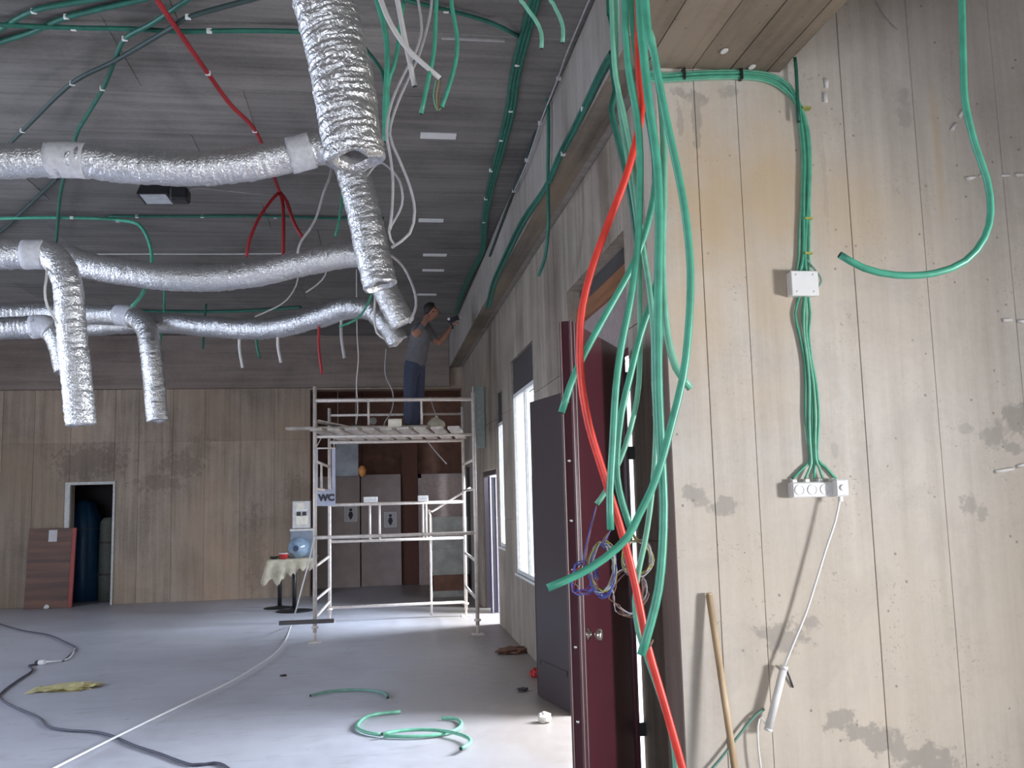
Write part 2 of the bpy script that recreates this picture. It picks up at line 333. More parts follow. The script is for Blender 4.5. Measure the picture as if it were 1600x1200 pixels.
# the beam over the right wall; its soffit is visible at the top of the photo
bm = bmesh.new(); box(bm, (XB+.012, -5.2, ZB+.012), (2.5, YB, ZC+.2)); beam = struct(obj('beam_right', bm, M_beam))
yy = [-5.2, -2, .5, 2.6, 4.7, 6.6, 8.6, 10.6, 12.8, 15.2, YB]
for a, b in zip(yy, yy[1:]):
    bm = bmesh.new(); box(bm, (XB, a+.002, ZB), (XB+.014, b-.002, ZC), .002); kid(obj('panel', bm, M_beam), beam)
xs = [XB+.004, 1.63, 1.93, 2.17, 2.41, 2.5]
for a, b in zip(xs, xs[1:]):
    bm = bmesh.new(); box(bm, (a+.003, -5.2, ZB+random.uniform(-.004, .004)), (b-.003, YN if b > XW+.05 else YB, ZB+.014), .002); kid(obj('board', bm, M_soff), beam)
# back wall with the store doorway and the lobby opening
p0, p1 = at(108, 758, 1, YB), at(178, 758, 1, YB)
DBK = (p0.x, p1.x, -.01, p0.z); LOB = (-1.28, XB+.25, -.01, 3.95)
xb = [-9.2, -8.55, -7.95, -7.35, -6.85, -6.3, p0.x, p1.x, -4.44, -3.83, -3.24, -2.59, -1.95, -1.28, -.4, .6, XB+.4]
wall_back = panel_wall('wall_back', 1, YB, .35, xb, [0, 2.98, 3.98, ZC], [DBK, LOB], M_wall)
bm = bmesh.new(); box(bm, (-9.2, YB-.12, 3.98), (XB-.005, YB+.002, ZC-.004), .004); struct(obj('beam_back', bm, M_bbeam))
# lobby behind the back wall, store room behind the doorway
YL = 20.2
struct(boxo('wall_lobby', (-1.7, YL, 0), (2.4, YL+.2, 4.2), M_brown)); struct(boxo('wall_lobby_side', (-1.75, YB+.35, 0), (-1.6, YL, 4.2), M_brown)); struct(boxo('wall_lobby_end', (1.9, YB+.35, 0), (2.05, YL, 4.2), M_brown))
struct(boxo('ceiling_lobby', (-1.75, YB+.35, 4.0), (2.1, YL+.2, 4.15), M_brown))
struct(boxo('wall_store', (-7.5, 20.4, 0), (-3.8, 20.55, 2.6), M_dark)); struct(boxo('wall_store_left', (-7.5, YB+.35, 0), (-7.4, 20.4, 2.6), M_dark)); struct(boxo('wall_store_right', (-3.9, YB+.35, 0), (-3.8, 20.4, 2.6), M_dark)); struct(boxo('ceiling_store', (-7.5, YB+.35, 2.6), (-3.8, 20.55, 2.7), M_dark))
# left, rear and foyer walls close the rooms outside the picture; daylight enters through their openings
def shell(name, ax, pos, depth, us, zs, holes, m):
    s = 1 if depth > 0 else -1; bm = bmesh.new()
    uc = sorted(set(us) | {v for h in holes for v in h[:2]}); zc = sorted(set(zs) | {v for h in holes for v in h[2:]})
    for a, b, c, d in cells(uc, zc, holes):
        p, q = ((pos, a, c), (pos+depth, b, d)) if ax == 0 else ((a, pos, c), (b, pos+depth, d))
        box(bm, [min(i, j) for i, j in zip(p, q)], [max(i, j) for i, j in zip(p, q)])
    return struct(obj(name, bm, m))
shell('wall_left', 0, -9.2, -.3, [-5.2, 18.3], [0, 5.1], [(2, 4.5, .9, 3.3), (5.5, 8, .9, 3.3), (9, 11.5, .9, 3.3), (12.5, 15, .9, 3.3)], M_wall)
shell('wall_rear', 1, -5.2, -.1, [-9.2, 9], [0, 5.1], [(-6, 1, .1, 3.2)], M_wall)
shell('wall_foyer', 0, 6, .25, [-5.2, 5.5], [0, 5.2], [(-1.6, 2.2, -.01, 2.26)], M_wall)

# ------------------------------------------------------------------ windows and doors of the setting
def window(name, W, mullion):
    y0, y1, z0, z1 = W; x = XW+.05; bm = bmesh.new()
    zt = z1-.42                                                   # roller shutter box above the frame
    fr = struct(boxo(name, (x-.03, y0, z0), (x+.05, y1, z0+.05), M_upvc))
    for lo, hi in (((x-.03, y0, z0+.05), (x+.05, y0+.07, zt)), ((x-.03, y1-.05, z0+.05), (x+.05, y1, zt)), ((x-.03, y0, zt-.05), (x+.05, y1, zt))): boxo('frame', lo, hi, M_upvc, fr, .004)
    if mullion: boxo('mullion', (x-.02, (y0+y1)/2-.03, z0+.05), (x+.04, (y0+y1)/2+.03, zt-.05), M_upvc, fr, .004)
    boxo('reveal_lining', (x+.05, y1-.012, z0), (XW+.20, y1-.002, zt), M_upvc, fr); boxo('shutter_box', (XW+.03, y0, zt), (XW+.2, y1, z1), M_shutter, fr, .006)
    boxo('sill', (XW-.01, y0-.02, z0-.03), (XW+.21, y1+.02, z0), M_upvc, fr, .004)
    g = bpy.data.materials.get('window_glass')
    if not g:
        g, nt, b = new_mat('window_glass'); b.inputs['Transmission Weight'].default_value = 1; b.inputs['Roughness'].default_value = 0; b.inputs['IOR'].default_value = 1.02; b.inputs['Base Color'].default_value = (.97, .98, 1, 1)
    half = [(y0+.07, (y0+y1)/2-.03), ((y0+y1)/2+.03, y1-.05)] if mullion else [(y0+.07, y1-.05)]
    for a, b in half: boxo('pane', (x, a, z0+.05), (x+.006, b, zt-.05), g, fr)
window('window_1', W2, True); window('window_2', W1, False)
# main entrance double door, both leaves open
hx, hy = 1.625, 6.02; p = at(883, 503, 2, 2.74); LEAF = Vector((p.x-hx, p.y-hy, 0)); L1 = LEAF.length; LEAF.normalize(); NRM = Vector((LEAF.y, -LEAF.x, 0))
if NRM.x < 0: NRM = -NRM
def leafbox(bm, u0, u1, d0, d1, z0, z1, bev=0.004):
    vs = bmesh.ops.create_cube(bm, size=1)['verts']
    for v in vs: 
        u = u0 if v.co.x < 0 else u1; d = d0 if v.co.y < 0 else d1; z = z0 if v.co.z < 0 else z1
        v.co = Vector((hx, hy, 0))+LEAF*u+NRM*d+Vector((0, 0, z))
    if bev: bmesh.ops.bevel(bm, geom=list({e for v in vs for e in v.link_edges}), offset=bev, segments=1, affect='EDGES')
def lpart(name, *a, m=M_maroon, parent=None):
    bm = bmesh.new(); leafbox(bm, *a); o = obj(name, bm, m)
    if parent is not None: kid(o, parent)
    return o
d1 = thing('door_leaf', 'tall maroon steel door leaf with round knob, the nearer leaf of the open double door', 'door', (hx+LEAF.x*L1/2, hy+LEAF.y*L1/2, .0))
lpart('panel', .0, L1-.03, -.03, .03, .012, 2.74, parent=d1)
es = lpart('edge_strip', L1-.03, L1, -.032, .032, .012, 2.74, parent=d1)
lpart('edge_rib', L1, L1+.006, -.032, -.026, .012, 2.74, m=M_rib, parent=d1); lpart('edge_rib', L1, L1+.006, .026, .032, .012, 2.74, m=M_rib, parent=d1)
lpart('moulding', L1-.06, L1-.045, .03, .036, .012, 2.74, m=M_rib, parent=d1); lpart('moulding', .08, .105, .03, .040, .05, 2.70, parent=d1)
for z in (.25, .62, 1.0, 1.40, 1.66, 1.98, 2.3):
    c = Vector((hx, hy, z))+LEAF*(L1+.001)
    bm = bmesh.new(); lathe(bm, [(.011, 0), (.011, .004), (.004, .007)], c, 10, LEAF); kid(obj('screw', bm, M_chrome, smooth=True), es)
kp = Vector((hx, hy, 1.0))+LEAF*(L1-.13)+NRM*.03
kp.z = 1.8-(995-778)/1450*kp.y
bm = bmesh.new(); lathe(bm, [(.035, 0), (.035, .008), (.013, .014), (.013, .035), (.03, .045), (.036, .06), (.030, .078), (.01, .084)], kp, 18, NRM); k = kid(obj('door_knob', bm, M_chrome, smooth=True), d1)
for z in (.25, 1.17, 2.02, 2.52):
    boxo('hinge', (hx-.015, hy-.03, z), (hx+.10, hy+.012, z+.085), M_black, d1, .004)
# second leaf, folded back along the wall
f2, h2 = Vector((1.45, 8.52, 0)), Vector((1.60, 7.72, 0))
LEAF = (f2-h2); L2 = LEAF.length; LEAF.normalize(); NRM = Vector((-LEAF.y, LEAF.x, 0))
if NRM.x > 0: NRM = -NRM
hx, hy = h2.x, h2.y
d2 = thing('door_leaf', 'dark steel door leaf folded back against the right wall, behind the maroon leaf', 'door', (hx+LEAF.x*L2/2, hy+LEAF.y*L2/2, 0))
lpart('panel', 0, L2, -.03, .03, .012, 2.66, m=M_dark, parent=d2); lpart('edge_strip', L2, L2+.012, -.03, .03, .012, 2.66, m=M_dark, parent=d2); lpart('moulding', .1, L2-.1, .03, .038, .3, .33, m=M_dark, parent=d2)
for z in (.4, 1.3, 2.2): lpart('hinge', -.05, .02, -.04, .01, z, z+.12, m=M_black, parent=d2)
# steel frame in the opening with the board above
tr = struct(boxo('door_1', (XW+.1, 6.05, 2.78), (XW+.17, 8.0, 2.84), M_maroon))
boxo('jamb', (XW+.1, 7.93, 0), (XW+.17, 8.0, 2.78), M_maroon, tr); boxo('transom_board', (XW+.12, 6.05, 2.84), (XW+.16, 8.0, 3.30), M_mauve, tr); boxo('lintel_timber', (XW+.08, 6.05, 3.30), (XW+.19, 8.0, 3.44), M_timber, tr, .004); boxo('lintel_fill', (XW+.12, 6.05, 3.44), (XW+.19, 8.0, 3.6), M_shutter, tr)
# far side door: frame and a leaf opened outwards
fr = struct(boxo('door_2', (XW+.05, 13.3, 2.13), (XW+.15, 15.4, 2.2), M_dark))
boxo('jamb', (XW+.05, 13.3, 0), (XW+.15, 13.38, 2.13), M_dark, fr); boxo('jamb', (XW+.05, 15.32, 0), (XW+.15, 15.4, 2.13), M_dark, fr)
dl = thing('door_leaf', 'purple-grey metal door leaf standing open in the far side doorway', 'door', (1.95, 14.6, 0))
boxo('panel', (XW+.04, 14.6, .012), (XW+.95, 14.65, 2.1), M_navy, dl, .004); boxo('stile', (XW+.06, 14.58, .012), (XW+.08, 14.6, 2.1), M_purple, dl); boxo('stile', (XW+.15, 14.58, .012), (XW+.17, 14.6, 2.1), M_purple, dl); boxo('dark_band', (XW+.08, 14.59, .012), (XW+.12, 14.6, 2.1), M_black, dl)
# store doorway frame in the back wall
fr = struct(boxo('door_3', (p0.x-.06, YB-.03, p0.z), (p1.x+.03, YB+.2, p0.z+.05), M_frame))
boxo('jamb', (p0.x-.06, YB-.03, 0), (p0.x+.03, YB+.05, p0.z), M_frame, fr, .004); boxo('jamb', (p1.x-.01, YB-.03, 0), (p1.x+.03, YB+.2, p0.z), M_frame, fr, .004)

# ------------------------------------------------------------------ flexible ducts
def duct_bm(path, R, ridge=.045, amp=.03, seg=30, seed=0.0, crush=.05, open_end=True):
    bm = bmesh.new(); rings = []; acc = 0
    fr_ = frames(path)
    for i, (p, (t, n, b)) in enumerate(zip(path, fr_)):
        if i: acc += (path[i]-path[i-1]).length
        ring = []
        for k in range(seg):
            a = 2*math.pi*k/seg; dvec = n*math.cos(a)+b*math.sin(a)
            q = p*3+dvec*.4+Vector((seed, 0, 0)); ca, sa = math.cos(a), math.sin(a)
            w1 = noise.noise(Vector((acc/ridge, ca*1.3+seed, sa*1.3))); w2 = noise.noise(Vector((acc/ridge*.45+7, ca*.9, sa*.9+seed)))
            r = R*(1+amp*(2.2*w1+1.3*w2)*(.6+.6*abs(noise.noise(q*2.3)))+crush*noise.noise(q*1.6)+.03*noise.noise(q*7))
            ring.append(bm.verts.new(p+dvec*r))
        rings.append(ring)
    if open_end:                                                   # fold the free end inwards to a dark bore
        t = fr_[-1][0]; c = path[-1]
        for v in rings[-1]: v.co += t*(.035*noise.noise(v.co*9+Vector((seed, 3, 1))))+(c-v.co)*(.10+.22*noise.noise(v.co*6))
        for sc, bk in ((.86, .004), (.74, -.03), (.66, -.20)):
            rings.append([bm.verts.new(c+(v.co-c)*sc+t*bk) for v in rings[len(path)-1]])
    for i, (A, B) in enumerate(zip(rings, rings[1:])):
        for k in range(seg):
            f = bm.faces.new((A[k], A[(k+1) % seg], B[(k+1) % seg], B[k])); f.smooth = True
            if i > len(path): f.material_index = 1
    f = bm.faces.new(rings[-1]); f.material_index = 1
    bm.faces.new(rings[0])
    return bm
def duct(label, pts, R, collars=(), m=M_foil, seed=0.0, amp=.027, ridge=.024, step=.009, open_end=True, crush=.05):
    path = spline(pts, step); t = thing('flexible_duct', label, 'duct', path[0])
    bm = duct_bm(path, R, ridge, amp, 30, seed, crush, open_end); kid(obj('hose', bm, m, mats=[m, M_foilin]), t)
    fr_ = frames(path)
    for (a, b, rr) in collars:                                     # collars given as fractions of length
        i, j = int(a*(len(path)-1)), int(b*(len(path)-1)); bm = bmesh.new(); sub = path[i:j+1:4]+[path[j]]
        tube_bm(bm, sub, lambda q, rr=rr: R*rr*(1+.012*math.sin(q*2.1)), 26); kid(obj('tape_collar', bm, M_tape), t)
    return t
def Y(pts, yv): return [at(x, yy, 1, yv) for x, yy in pts]
def YV(pts): return [at(x, yy, 1, v) for x, yy, v in pts]
duct('large silver flexible duct hanging from the top edge, nearest of the ducts',
     [at(478, -160, 1, 3.75), at(492, -70, 1, 3.75)]+Y([(505, 0), (520, 60), (533, 120), (545, 185), (554, 252)], 3.7), .124, seed=1, amp=.032, ridge=.015, step=.005)
duct('silver duct with wide grey tape collar, crossing the upper left to the large duct',
     YV([(-900, 262, 6.8), (-450, 250, 6.8), (-140, 250, 6.8), (-20, 252, 6.8), (110, 250, 6.8), (200, 259, 6.8), (300, 264, 6.8), (390, 256, 6.8), (460, 242, 6.8), (505, 232, 6.78), (540, 245, 6.72), (556, 285, 6.7), (570, 340, 6.68), (583, 400, 6.66), (595, 448, 6.64)]), .125,
     ((.548, .586, 1.03), (.790, .814, 1.07)), seed=5)
duct('silver duct with taped joint ending in the long drop hanging at left',
     YV([(-650, 400, 8.3), (-150, 402, 8.3), (-40, 400, 8.3), (40, 398, 8.3), (82, 402, 8.28), (104, 440, 8.22), (110, 500, 8.2), (117, 570, 8.2), (127, 664, 8.2)]), .122, ((.655, .69, 1.04),), seed=9)
duct('sagging silver duct of the middle row, curving down behind the large hanging duct',
     YV([(105, 402, 8.75), (150, 418, 8.7), (210, 428, 8.6), (270, 434, 8.5), (330, 435, 8.45), (400, 428, 8.4), (470, 412, 8.35), (545, 398, 8.3), (578, 405, 8.3), (592, 432, 8.3), (608, 465, 8.3), (630, 507, 8.3)]), .117, ((.79, .835, 1.05),), seed=13)
duct('rear left silver duct with grey tape joint, lower one of the back row',
     YV([(-400, 512, 11.2), (-150, 515, 11.2), (-30, 514, 11.2), (40, 512, 11.2), (75, 512, 11.2), (93, 538, 11.2), (104, 580, 11.2)]), .13, ((.80, .865, 1.04),), m=M_foild, seed=17)
duct('rear silver duct with taped joint ending in the shorter drop left of centre',
     YV([(-380, 490, 11.8), (-120, 490, 11.8), (-10, 490, 11.8), (80, 490, 11.8), (160, 492, 11.6), (205, 495, 11.4), (228, 512, 11.2), (236, 550, 11.1), (241, 600, 11.1), (246, 658, 11.1)]), .122, ((.71, .755, 1.05),), m=M_foil, seed=21)
duct('rear silver duct sagging toward the right and curling down beside the worker',
     YV([(120, 512, 12.2), (200, 506, 11.8), (260, 505, 11.4), (330, 511, 11.2), (400, 514, 11), (450, 509, 10.8), (500, 495, 10.6), (545, 482, 10.4), (580, 484, 10.3), (602, 505, 10.2), (622, 535, 10.2)]), .122, (), m=M_foild, seed=27, crush=.07)

# ------------------------------------------------------------------ conduits
def C_(pts, z=ZC-.028): return [at(x, yy, 2, z) for x, yy in pts]
def Z_(pts, z=.012): return [at(x, yy, 2, z) for x, yy in pts]
def X_(pts, xv): return [at(x, yy, 0, xv) for x, yy in pts]
def up_to(p, z=ZC-.002): return Vector((p.x, p.y, z))
def clip_at(parent, p, tdir, m=M_white):
    s = .018; bm = bmesh.new(); box(bm, (p.x-s, p.y-s*.6, p.z-.018), (p.x+s, p.y+s*.6, p.z+.016), .003); kid(obj('clip', bm, m), parent)
def pipe(label, pts, r, m, cat='conduit', name='conduit', clips=(), wires=None, cap=M_hole, seg=8, step=.05):
    t = tag(tubeo(name, pts, r, m, seg=seg, step=step, cap=cap), label, cat)
    for c in clips: clip_at(t, c, None)
    return t
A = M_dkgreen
# on the ceiling
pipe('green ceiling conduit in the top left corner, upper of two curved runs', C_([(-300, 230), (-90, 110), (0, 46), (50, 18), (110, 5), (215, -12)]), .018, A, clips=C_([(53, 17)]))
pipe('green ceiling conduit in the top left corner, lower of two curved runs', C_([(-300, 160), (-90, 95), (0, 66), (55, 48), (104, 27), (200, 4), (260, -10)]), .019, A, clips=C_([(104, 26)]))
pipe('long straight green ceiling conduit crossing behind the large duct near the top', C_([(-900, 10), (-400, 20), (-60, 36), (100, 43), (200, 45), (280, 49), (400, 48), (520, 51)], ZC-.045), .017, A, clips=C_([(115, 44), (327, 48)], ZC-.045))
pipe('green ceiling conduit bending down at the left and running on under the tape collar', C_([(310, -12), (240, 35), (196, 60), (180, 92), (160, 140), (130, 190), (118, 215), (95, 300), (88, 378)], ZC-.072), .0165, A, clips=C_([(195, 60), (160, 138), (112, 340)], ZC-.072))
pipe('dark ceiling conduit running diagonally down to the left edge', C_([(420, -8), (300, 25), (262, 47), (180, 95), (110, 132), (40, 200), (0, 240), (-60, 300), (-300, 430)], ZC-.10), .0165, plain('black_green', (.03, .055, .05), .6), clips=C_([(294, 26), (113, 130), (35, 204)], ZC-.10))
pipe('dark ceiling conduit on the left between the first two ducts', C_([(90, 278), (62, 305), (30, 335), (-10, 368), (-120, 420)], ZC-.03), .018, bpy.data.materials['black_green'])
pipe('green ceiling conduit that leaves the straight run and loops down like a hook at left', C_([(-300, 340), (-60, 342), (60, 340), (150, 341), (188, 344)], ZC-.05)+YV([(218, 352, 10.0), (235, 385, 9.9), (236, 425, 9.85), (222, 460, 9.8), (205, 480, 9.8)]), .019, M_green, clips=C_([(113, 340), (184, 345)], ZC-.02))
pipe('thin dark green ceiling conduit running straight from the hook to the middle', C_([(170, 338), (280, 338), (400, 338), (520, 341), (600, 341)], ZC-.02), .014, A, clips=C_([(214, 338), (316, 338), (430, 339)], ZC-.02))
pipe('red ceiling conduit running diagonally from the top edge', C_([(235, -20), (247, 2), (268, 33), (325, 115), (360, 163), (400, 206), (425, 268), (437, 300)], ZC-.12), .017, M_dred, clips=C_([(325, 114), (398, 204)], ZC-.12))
q = at(437, 300, 2, ZC-.12); yq = q.y
pipe('red pipe end hanging to the left below the red ceiling conduit', [q]+YV([(425, 312, yq-.05), (405, 340, yq-.1), (390, 375, yq-.12), (385, 402, yq-.12)]), .017, M_dred)
pipe('red pipe end hanging straight down, longest of the red three', [q]+YV([(442, 320, yq-.02), (443, 370, yq-.1), (441, 440, yq-.12)]), .018, M_dred)
pipe('red pipe end slanting right below the red ceiling conduit', [q]+YV([(448, 315, yq), (458, 345, yq), (474, 374, yq)]), .018, M_dred)
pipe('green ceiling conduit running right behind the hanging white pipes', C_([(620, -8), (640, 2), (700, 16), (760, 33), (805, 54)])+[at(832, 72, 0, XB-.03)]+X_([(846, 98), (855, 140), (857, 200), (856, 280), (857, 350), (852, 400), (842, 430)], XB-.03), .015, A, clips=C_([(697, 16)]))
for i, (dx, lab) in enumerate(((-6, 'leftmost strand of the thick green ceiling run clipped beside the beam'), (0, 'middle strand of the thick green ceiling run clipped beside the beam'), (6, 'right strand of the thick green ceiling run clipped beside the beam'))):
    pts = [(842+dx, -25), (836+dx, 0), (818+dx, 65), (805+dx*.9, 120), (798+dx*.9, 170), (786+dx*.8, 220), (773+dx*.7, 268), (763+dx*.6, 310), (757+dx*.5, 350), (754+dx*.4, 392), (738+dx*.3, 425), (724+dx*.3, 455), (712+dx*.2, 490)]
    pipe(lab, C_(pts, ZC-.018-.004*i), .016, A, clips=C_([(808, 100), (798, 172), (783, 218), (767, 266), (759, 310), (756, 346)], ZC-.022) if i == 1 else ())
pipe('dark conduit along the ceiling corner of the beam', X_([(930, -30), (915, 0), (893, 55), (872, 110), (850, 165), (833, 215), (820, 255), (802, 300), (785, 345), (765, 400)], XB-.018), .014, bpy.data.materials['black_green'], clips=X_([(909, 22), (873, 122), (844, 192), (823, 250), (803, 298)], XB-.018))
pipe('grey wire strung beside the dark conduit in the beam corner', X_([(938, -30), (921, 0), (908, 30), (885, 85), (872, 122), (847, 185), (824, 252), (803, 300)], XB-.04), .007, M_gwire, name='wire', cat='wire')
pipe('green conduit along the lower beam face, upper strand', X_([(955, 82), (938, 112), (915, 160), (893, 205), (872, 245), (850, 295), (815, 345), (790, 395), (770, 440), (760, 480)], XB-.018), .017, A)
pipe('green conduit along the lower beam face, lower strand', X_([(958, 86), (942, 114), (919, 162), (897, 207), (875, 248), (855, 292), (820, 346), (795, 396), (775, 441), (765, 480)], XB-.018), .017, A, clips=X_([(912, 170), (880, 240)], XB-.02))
# white pipes, grey wires and green ends hanging beside the large duct
def hang(pts, yv): q = Y(pts, yv); return [up_to(q[0])]+q
pipe('thick ivory pipe hanging diagonally beside the large duct', hang([(590, -25), (598, 8), (612, 40), (640, 80), (688, 123)], 5.0), .0155, M_offw)
pipe('thick ivory pipe hanging almost straight, crossing the diagonal one', hang([(617, -25), (623, 10), (632, 58), (640, 95), (648, 135)], 5.05), .0155, M_offw)
pipe('left one of two grey wires looping down beside the large duct', hang([(650, -20), (655, 10), (659, 45), (650, 80), (630, 118), (612, 160), (604, 205), (610, 245), (614, 285), (612, 335), (608, 360)], 5.4), .0085, M_gwire, name='wire', cat='wire', cap=None)
pipe('right one of two grey wires looping down beside the large duct', hang([(675, -20), (674, 10), (667, 45), (655, 85), (635, 130), (618, 170), (609, 210), (622, 245), (640, 290), (648, 330), (640, 365), (612, 387)], 5.45), .0085, M_gwire, name='wire', cat='wire', cap=None)
pipe('grey wire arching out behind the tip of the large duct', YV([(562, 290, 6.7), (590, 256, 6.5), (608, 262, 6.3), (625, 285, 6.2), (628, 320, 6.2), (608, 362, 6.2), (616, 382, 6.3)]), .008, M_gwire, name='wire', cat='wire', cap=None)
pipe('thick green pipe hanging right of the large duct', hang([(584, -20), (590, 5), (602, 50), (605, 100), (602, 160), (602, 222)], 5.6), .017, M_green)
pipe('dark green conduit slanting out from behind the large duct', YV([(555, 60, 6.3), (570, 75, 6.0), (590, 100, 5.75), (600, 122, 5.65), (604, 180, 5.65), (603, 218, 5.65)]), .012, A)
pipe('thin green pipe joining the thick hanging one from the right', YV([(640, -40, 5.7), (628, 20, 5.7), (622, 70, 5.65), (615, 105, 5.6), (606, 135, 5.62), (607, 215, 5.62)]), .013, M_green)
pipe('green pipe end hanging beside the ivory pipes', hang([(682, -20), (681, 20), (678, 80), (668, 130), (658, 178)], 5.0), .0125, M_green)
t = pipe('green pipe hanging at top centre with bare wires doubled back from its end', hang([(705, -20), (706, 10), (714, 55), (713, 90), (703, 130), (690, 168)], 5.0), .0125, M_green)
for i, (ww, dx) in enumerate(((M_wy, 0), (M_wbr, 4), (M_green2, -5))): kid(tubeo('bare_wire', Y([(690, 168), (684+dx*.3, 172), (682+dx, 150), (686+dx, 125)], 5.0), .003, ww, step=.03), t)
pipe('short pale green pipe end curling at the top edge, left of two', hang([(812, -20), (818, 5), (836, 30), (846, 52), (846, 76)], 4.4), .0105, M_green2)
pipe('short pale green pipe end curling at the top edge, beside the beam corner', hang([(858, -20), (864, 5), (874, 25), (880, 45), (879, 67)], 4.4), .0105, M_green2)
pipe('pale yellow wire end dangling at the top edge left of the red conduit', YV([(333, -10, 6.2), (329, 8, 6.2), (322, 18, 6.2), (316, 27, 6.2)]), .009, plain('pale_wire', (.55, .50, .30), .5), name='wire', cat='wire', cap=None)
pipe('green pipe end hanging down left of the second hanging duct', hang([(534, 285), (534, 315), (530, 345), (524, 370)], 8.8), .013, M_green)
pipe('grey wire dropping beside the large duct to the middle duct', hang([(518, 262), (506, 300), (492, 345), (470, 378), (465, 396)], 7.6), .010, M_gwire, name='wire', cat='wire', cap=None)
pipe('grey wire stretched straight below the ceiling in front of the middle duct', C_([(140, 397), (250, 397), (360, 397), (462, 396)], 4.55), .008, M_gwire, name='wire', cat='wire', cap=None)
pipe('grey wire bow hanging right of the second hanging duct', YV([(585, 395, 6.68), (612, 400, 7.4), (632, 420, 8.0), (646, 450, 8.0), (650, 478, 8.0), (640, 505, 8.0)]), .012, M_gwire, name='wire', cat='wire', cap=None)
pipe('white wire bow hanging under the joint of the left duct', YV([(73, 405, 8.3), (73, 430, 8.1), (70, 455, 8.0), (74, 478, 8.0), (90, 505, 8.0)]), .010, M_offw, name='wire', cat='wire', cap=None)
pipe('white pipe end curling down behind the second hanging duct', hang([(586, 440), (586, 470), (585, 495), (589, 520), (602, 530)], 9.4), .012, M_offw)
pipe('green pipe end curling left behind the second hanging duct', hang([(582, 440), (580, 462), (573, 478), (558, 498), (530, 511)], 9.7), .012, M_green)
pipe('thin grey wire end hanging from the middle duct, longest', YV([(467, 415, 8.35), (465, 437, 8.4), (458, 455, 8.4), (440, 475, 8.4), (398, 495, 8.4)]), .007, M_gwire, name='wire', cat='wire', cap=None)
pipe('thin grey wire end slanting under the middle duct', YV([(512, 406, 8.33), (508, 430, 8.4), (495, 445, 8.4), (478, 457, 8.4)]), .007, M_gwire, name='wire', cat='wire', cap=None)
for x0, y0, y1, mm, lab in ((375, 512, 575, M_offw, 'white pipe end hanging below the rear duct at centre left'), (435, 511, 567, M_offw, 'white pipe end hanging below the rear duct, left of the red one'), (499, 495, 585, M_dred, 'thin red pipe end hanging below the rear duct'), (534, 485, 560, M_gwire, 'grey wire end hanging below the rear duct near the twisted cord'), (402, 514, 560, A, 'dark green pipe end hanging below the rear duct')):
    pipe(lab, YV([(x0, y0, 11-(x0-400)*.0042), (x0-1, (y0+y1)/2, 11-(x0-400)*.0042), (x0+4, y1, 11-(x0-400)*.0042)]), .016, mm)
pipe('thin green pipe hanging behind the shorter drop', YV([(257, 450, 11.9), (256, 490, 11.9), (250, 540, 11.9), (248, 570, 11.9)]), .014, M_green)
pipe('dark green ceiling conduit running along the last bay at left', C_([(220, 486), (320, 487), (400, 485), (470, 480)], ZC-.03), .022, A)
pipe('dark green pipe end hanging in front of the back wall beam', YV([(322, 475, 12.2), (320, 500, 12.2), (317, 545, 12.2)]), .014, A)
# green pipe on the right
q = YV([(1502, -30, 3.2), (1503, 0, 3.2), (1505, 90, 3.2), (1508, 160, 3.2), (1524, 228, 3.2), (1542, 280, 3.2), (1548, 330, 3.2), (1538, 372, 3.2), (1508, 408, 3.2), (1460, 427, 3.2), (1400, 430, 3.2), (1350, 419, 3.2), (1312, 398, 3.2)])
pipe('thick green pipe hanging at far right and curling left like a hook', [up_to(q[0], ZB-.002)]+q, .0135, M_green, seg=12)
# the bundle hanging in front of the corner
def bunch(label, pts, y0, m=M_green, r=.0125, extra=(), tail=()):
    q = [at(x, yy, 1, y0+(d if len(e) else 0)) for (x, yy, *e) in pts for d in (e[0] if e else 0,)]
    return pipe(label, [up_to(q[0])]+q+list(tail), r, m, seg=10, cap=M_hole)
g_red = bunch('bright red pipe hanging among the green bundle', [(996, -25), (997, 60), (1000, 130), (1003, 165), (995, 215), (977, 280), (950, 350), (925, 420), (910, 480), (906, 535), (908, 595), (920, 665), (943, 740), (968, 820), (986, 885), (1000, 950), (1012, 1010), (1038, 1100), (1066, 1200), (1090, 1300)], 3.05, M_red, .0135)
bunch('pale thin green pipe of the bundle crossing to the low centre', [(955, -25), (957, 50), (962, 120), (974, 175), (986, 235), (994, 300), (1003, 375), (1015, 455), (1021, 520), (1022, 600), (1025, 660), (1022, 735), (1015, 800), (1007, 850), (997, 895), (992, 940), (997, 985), (1010, 1025), (1034, 1095), (1050, 1150), (1056, 1200), (1060, 1300)], 3.13, M_green2, .010)
g2 = bunch('green pipe of the bundle ending above the blue coil of wires', [(975, -25), (977, 40), (983, 115), (995, 180), (1000, 240), (999, 330), (995, 400), (985, 470), (971, 540), (962, 610), (957, 700), (953, 770), (954, 828)], 3.0)
bunch('green pipe of the bundle swinging out left, ending before the maroon door', [(993, -25), (1005, 95), (1019, 200), (1024, 285), (1012, 350), (998, 392), (981, 430), (940, 503), (900, 580), (877, 645)], 3.10)
g4 = bunch('thickest green pipe of the bundle, ending low beside the red pipe', [(998, -25), (1005, 80), (1015, 170), (1026, 250), (1030, 330), (1029, 420), (1028, 520), (1029, 610), (1034, 720), (1037, 790), (1035, 860), (1029, 920), (1017, 972), (1002, 1024)], 2.9, r=.0145)
bunch('green pipe of the bundle ending in a dark tip on the pale wall', [(1004, -25), (1018, 60), (1032, 150), (1037, 220), (1037, 300), (1035, 400), (1037, 465), (1043, 525), (1056, 575), (1079, 607)], 2.97, M_green2)
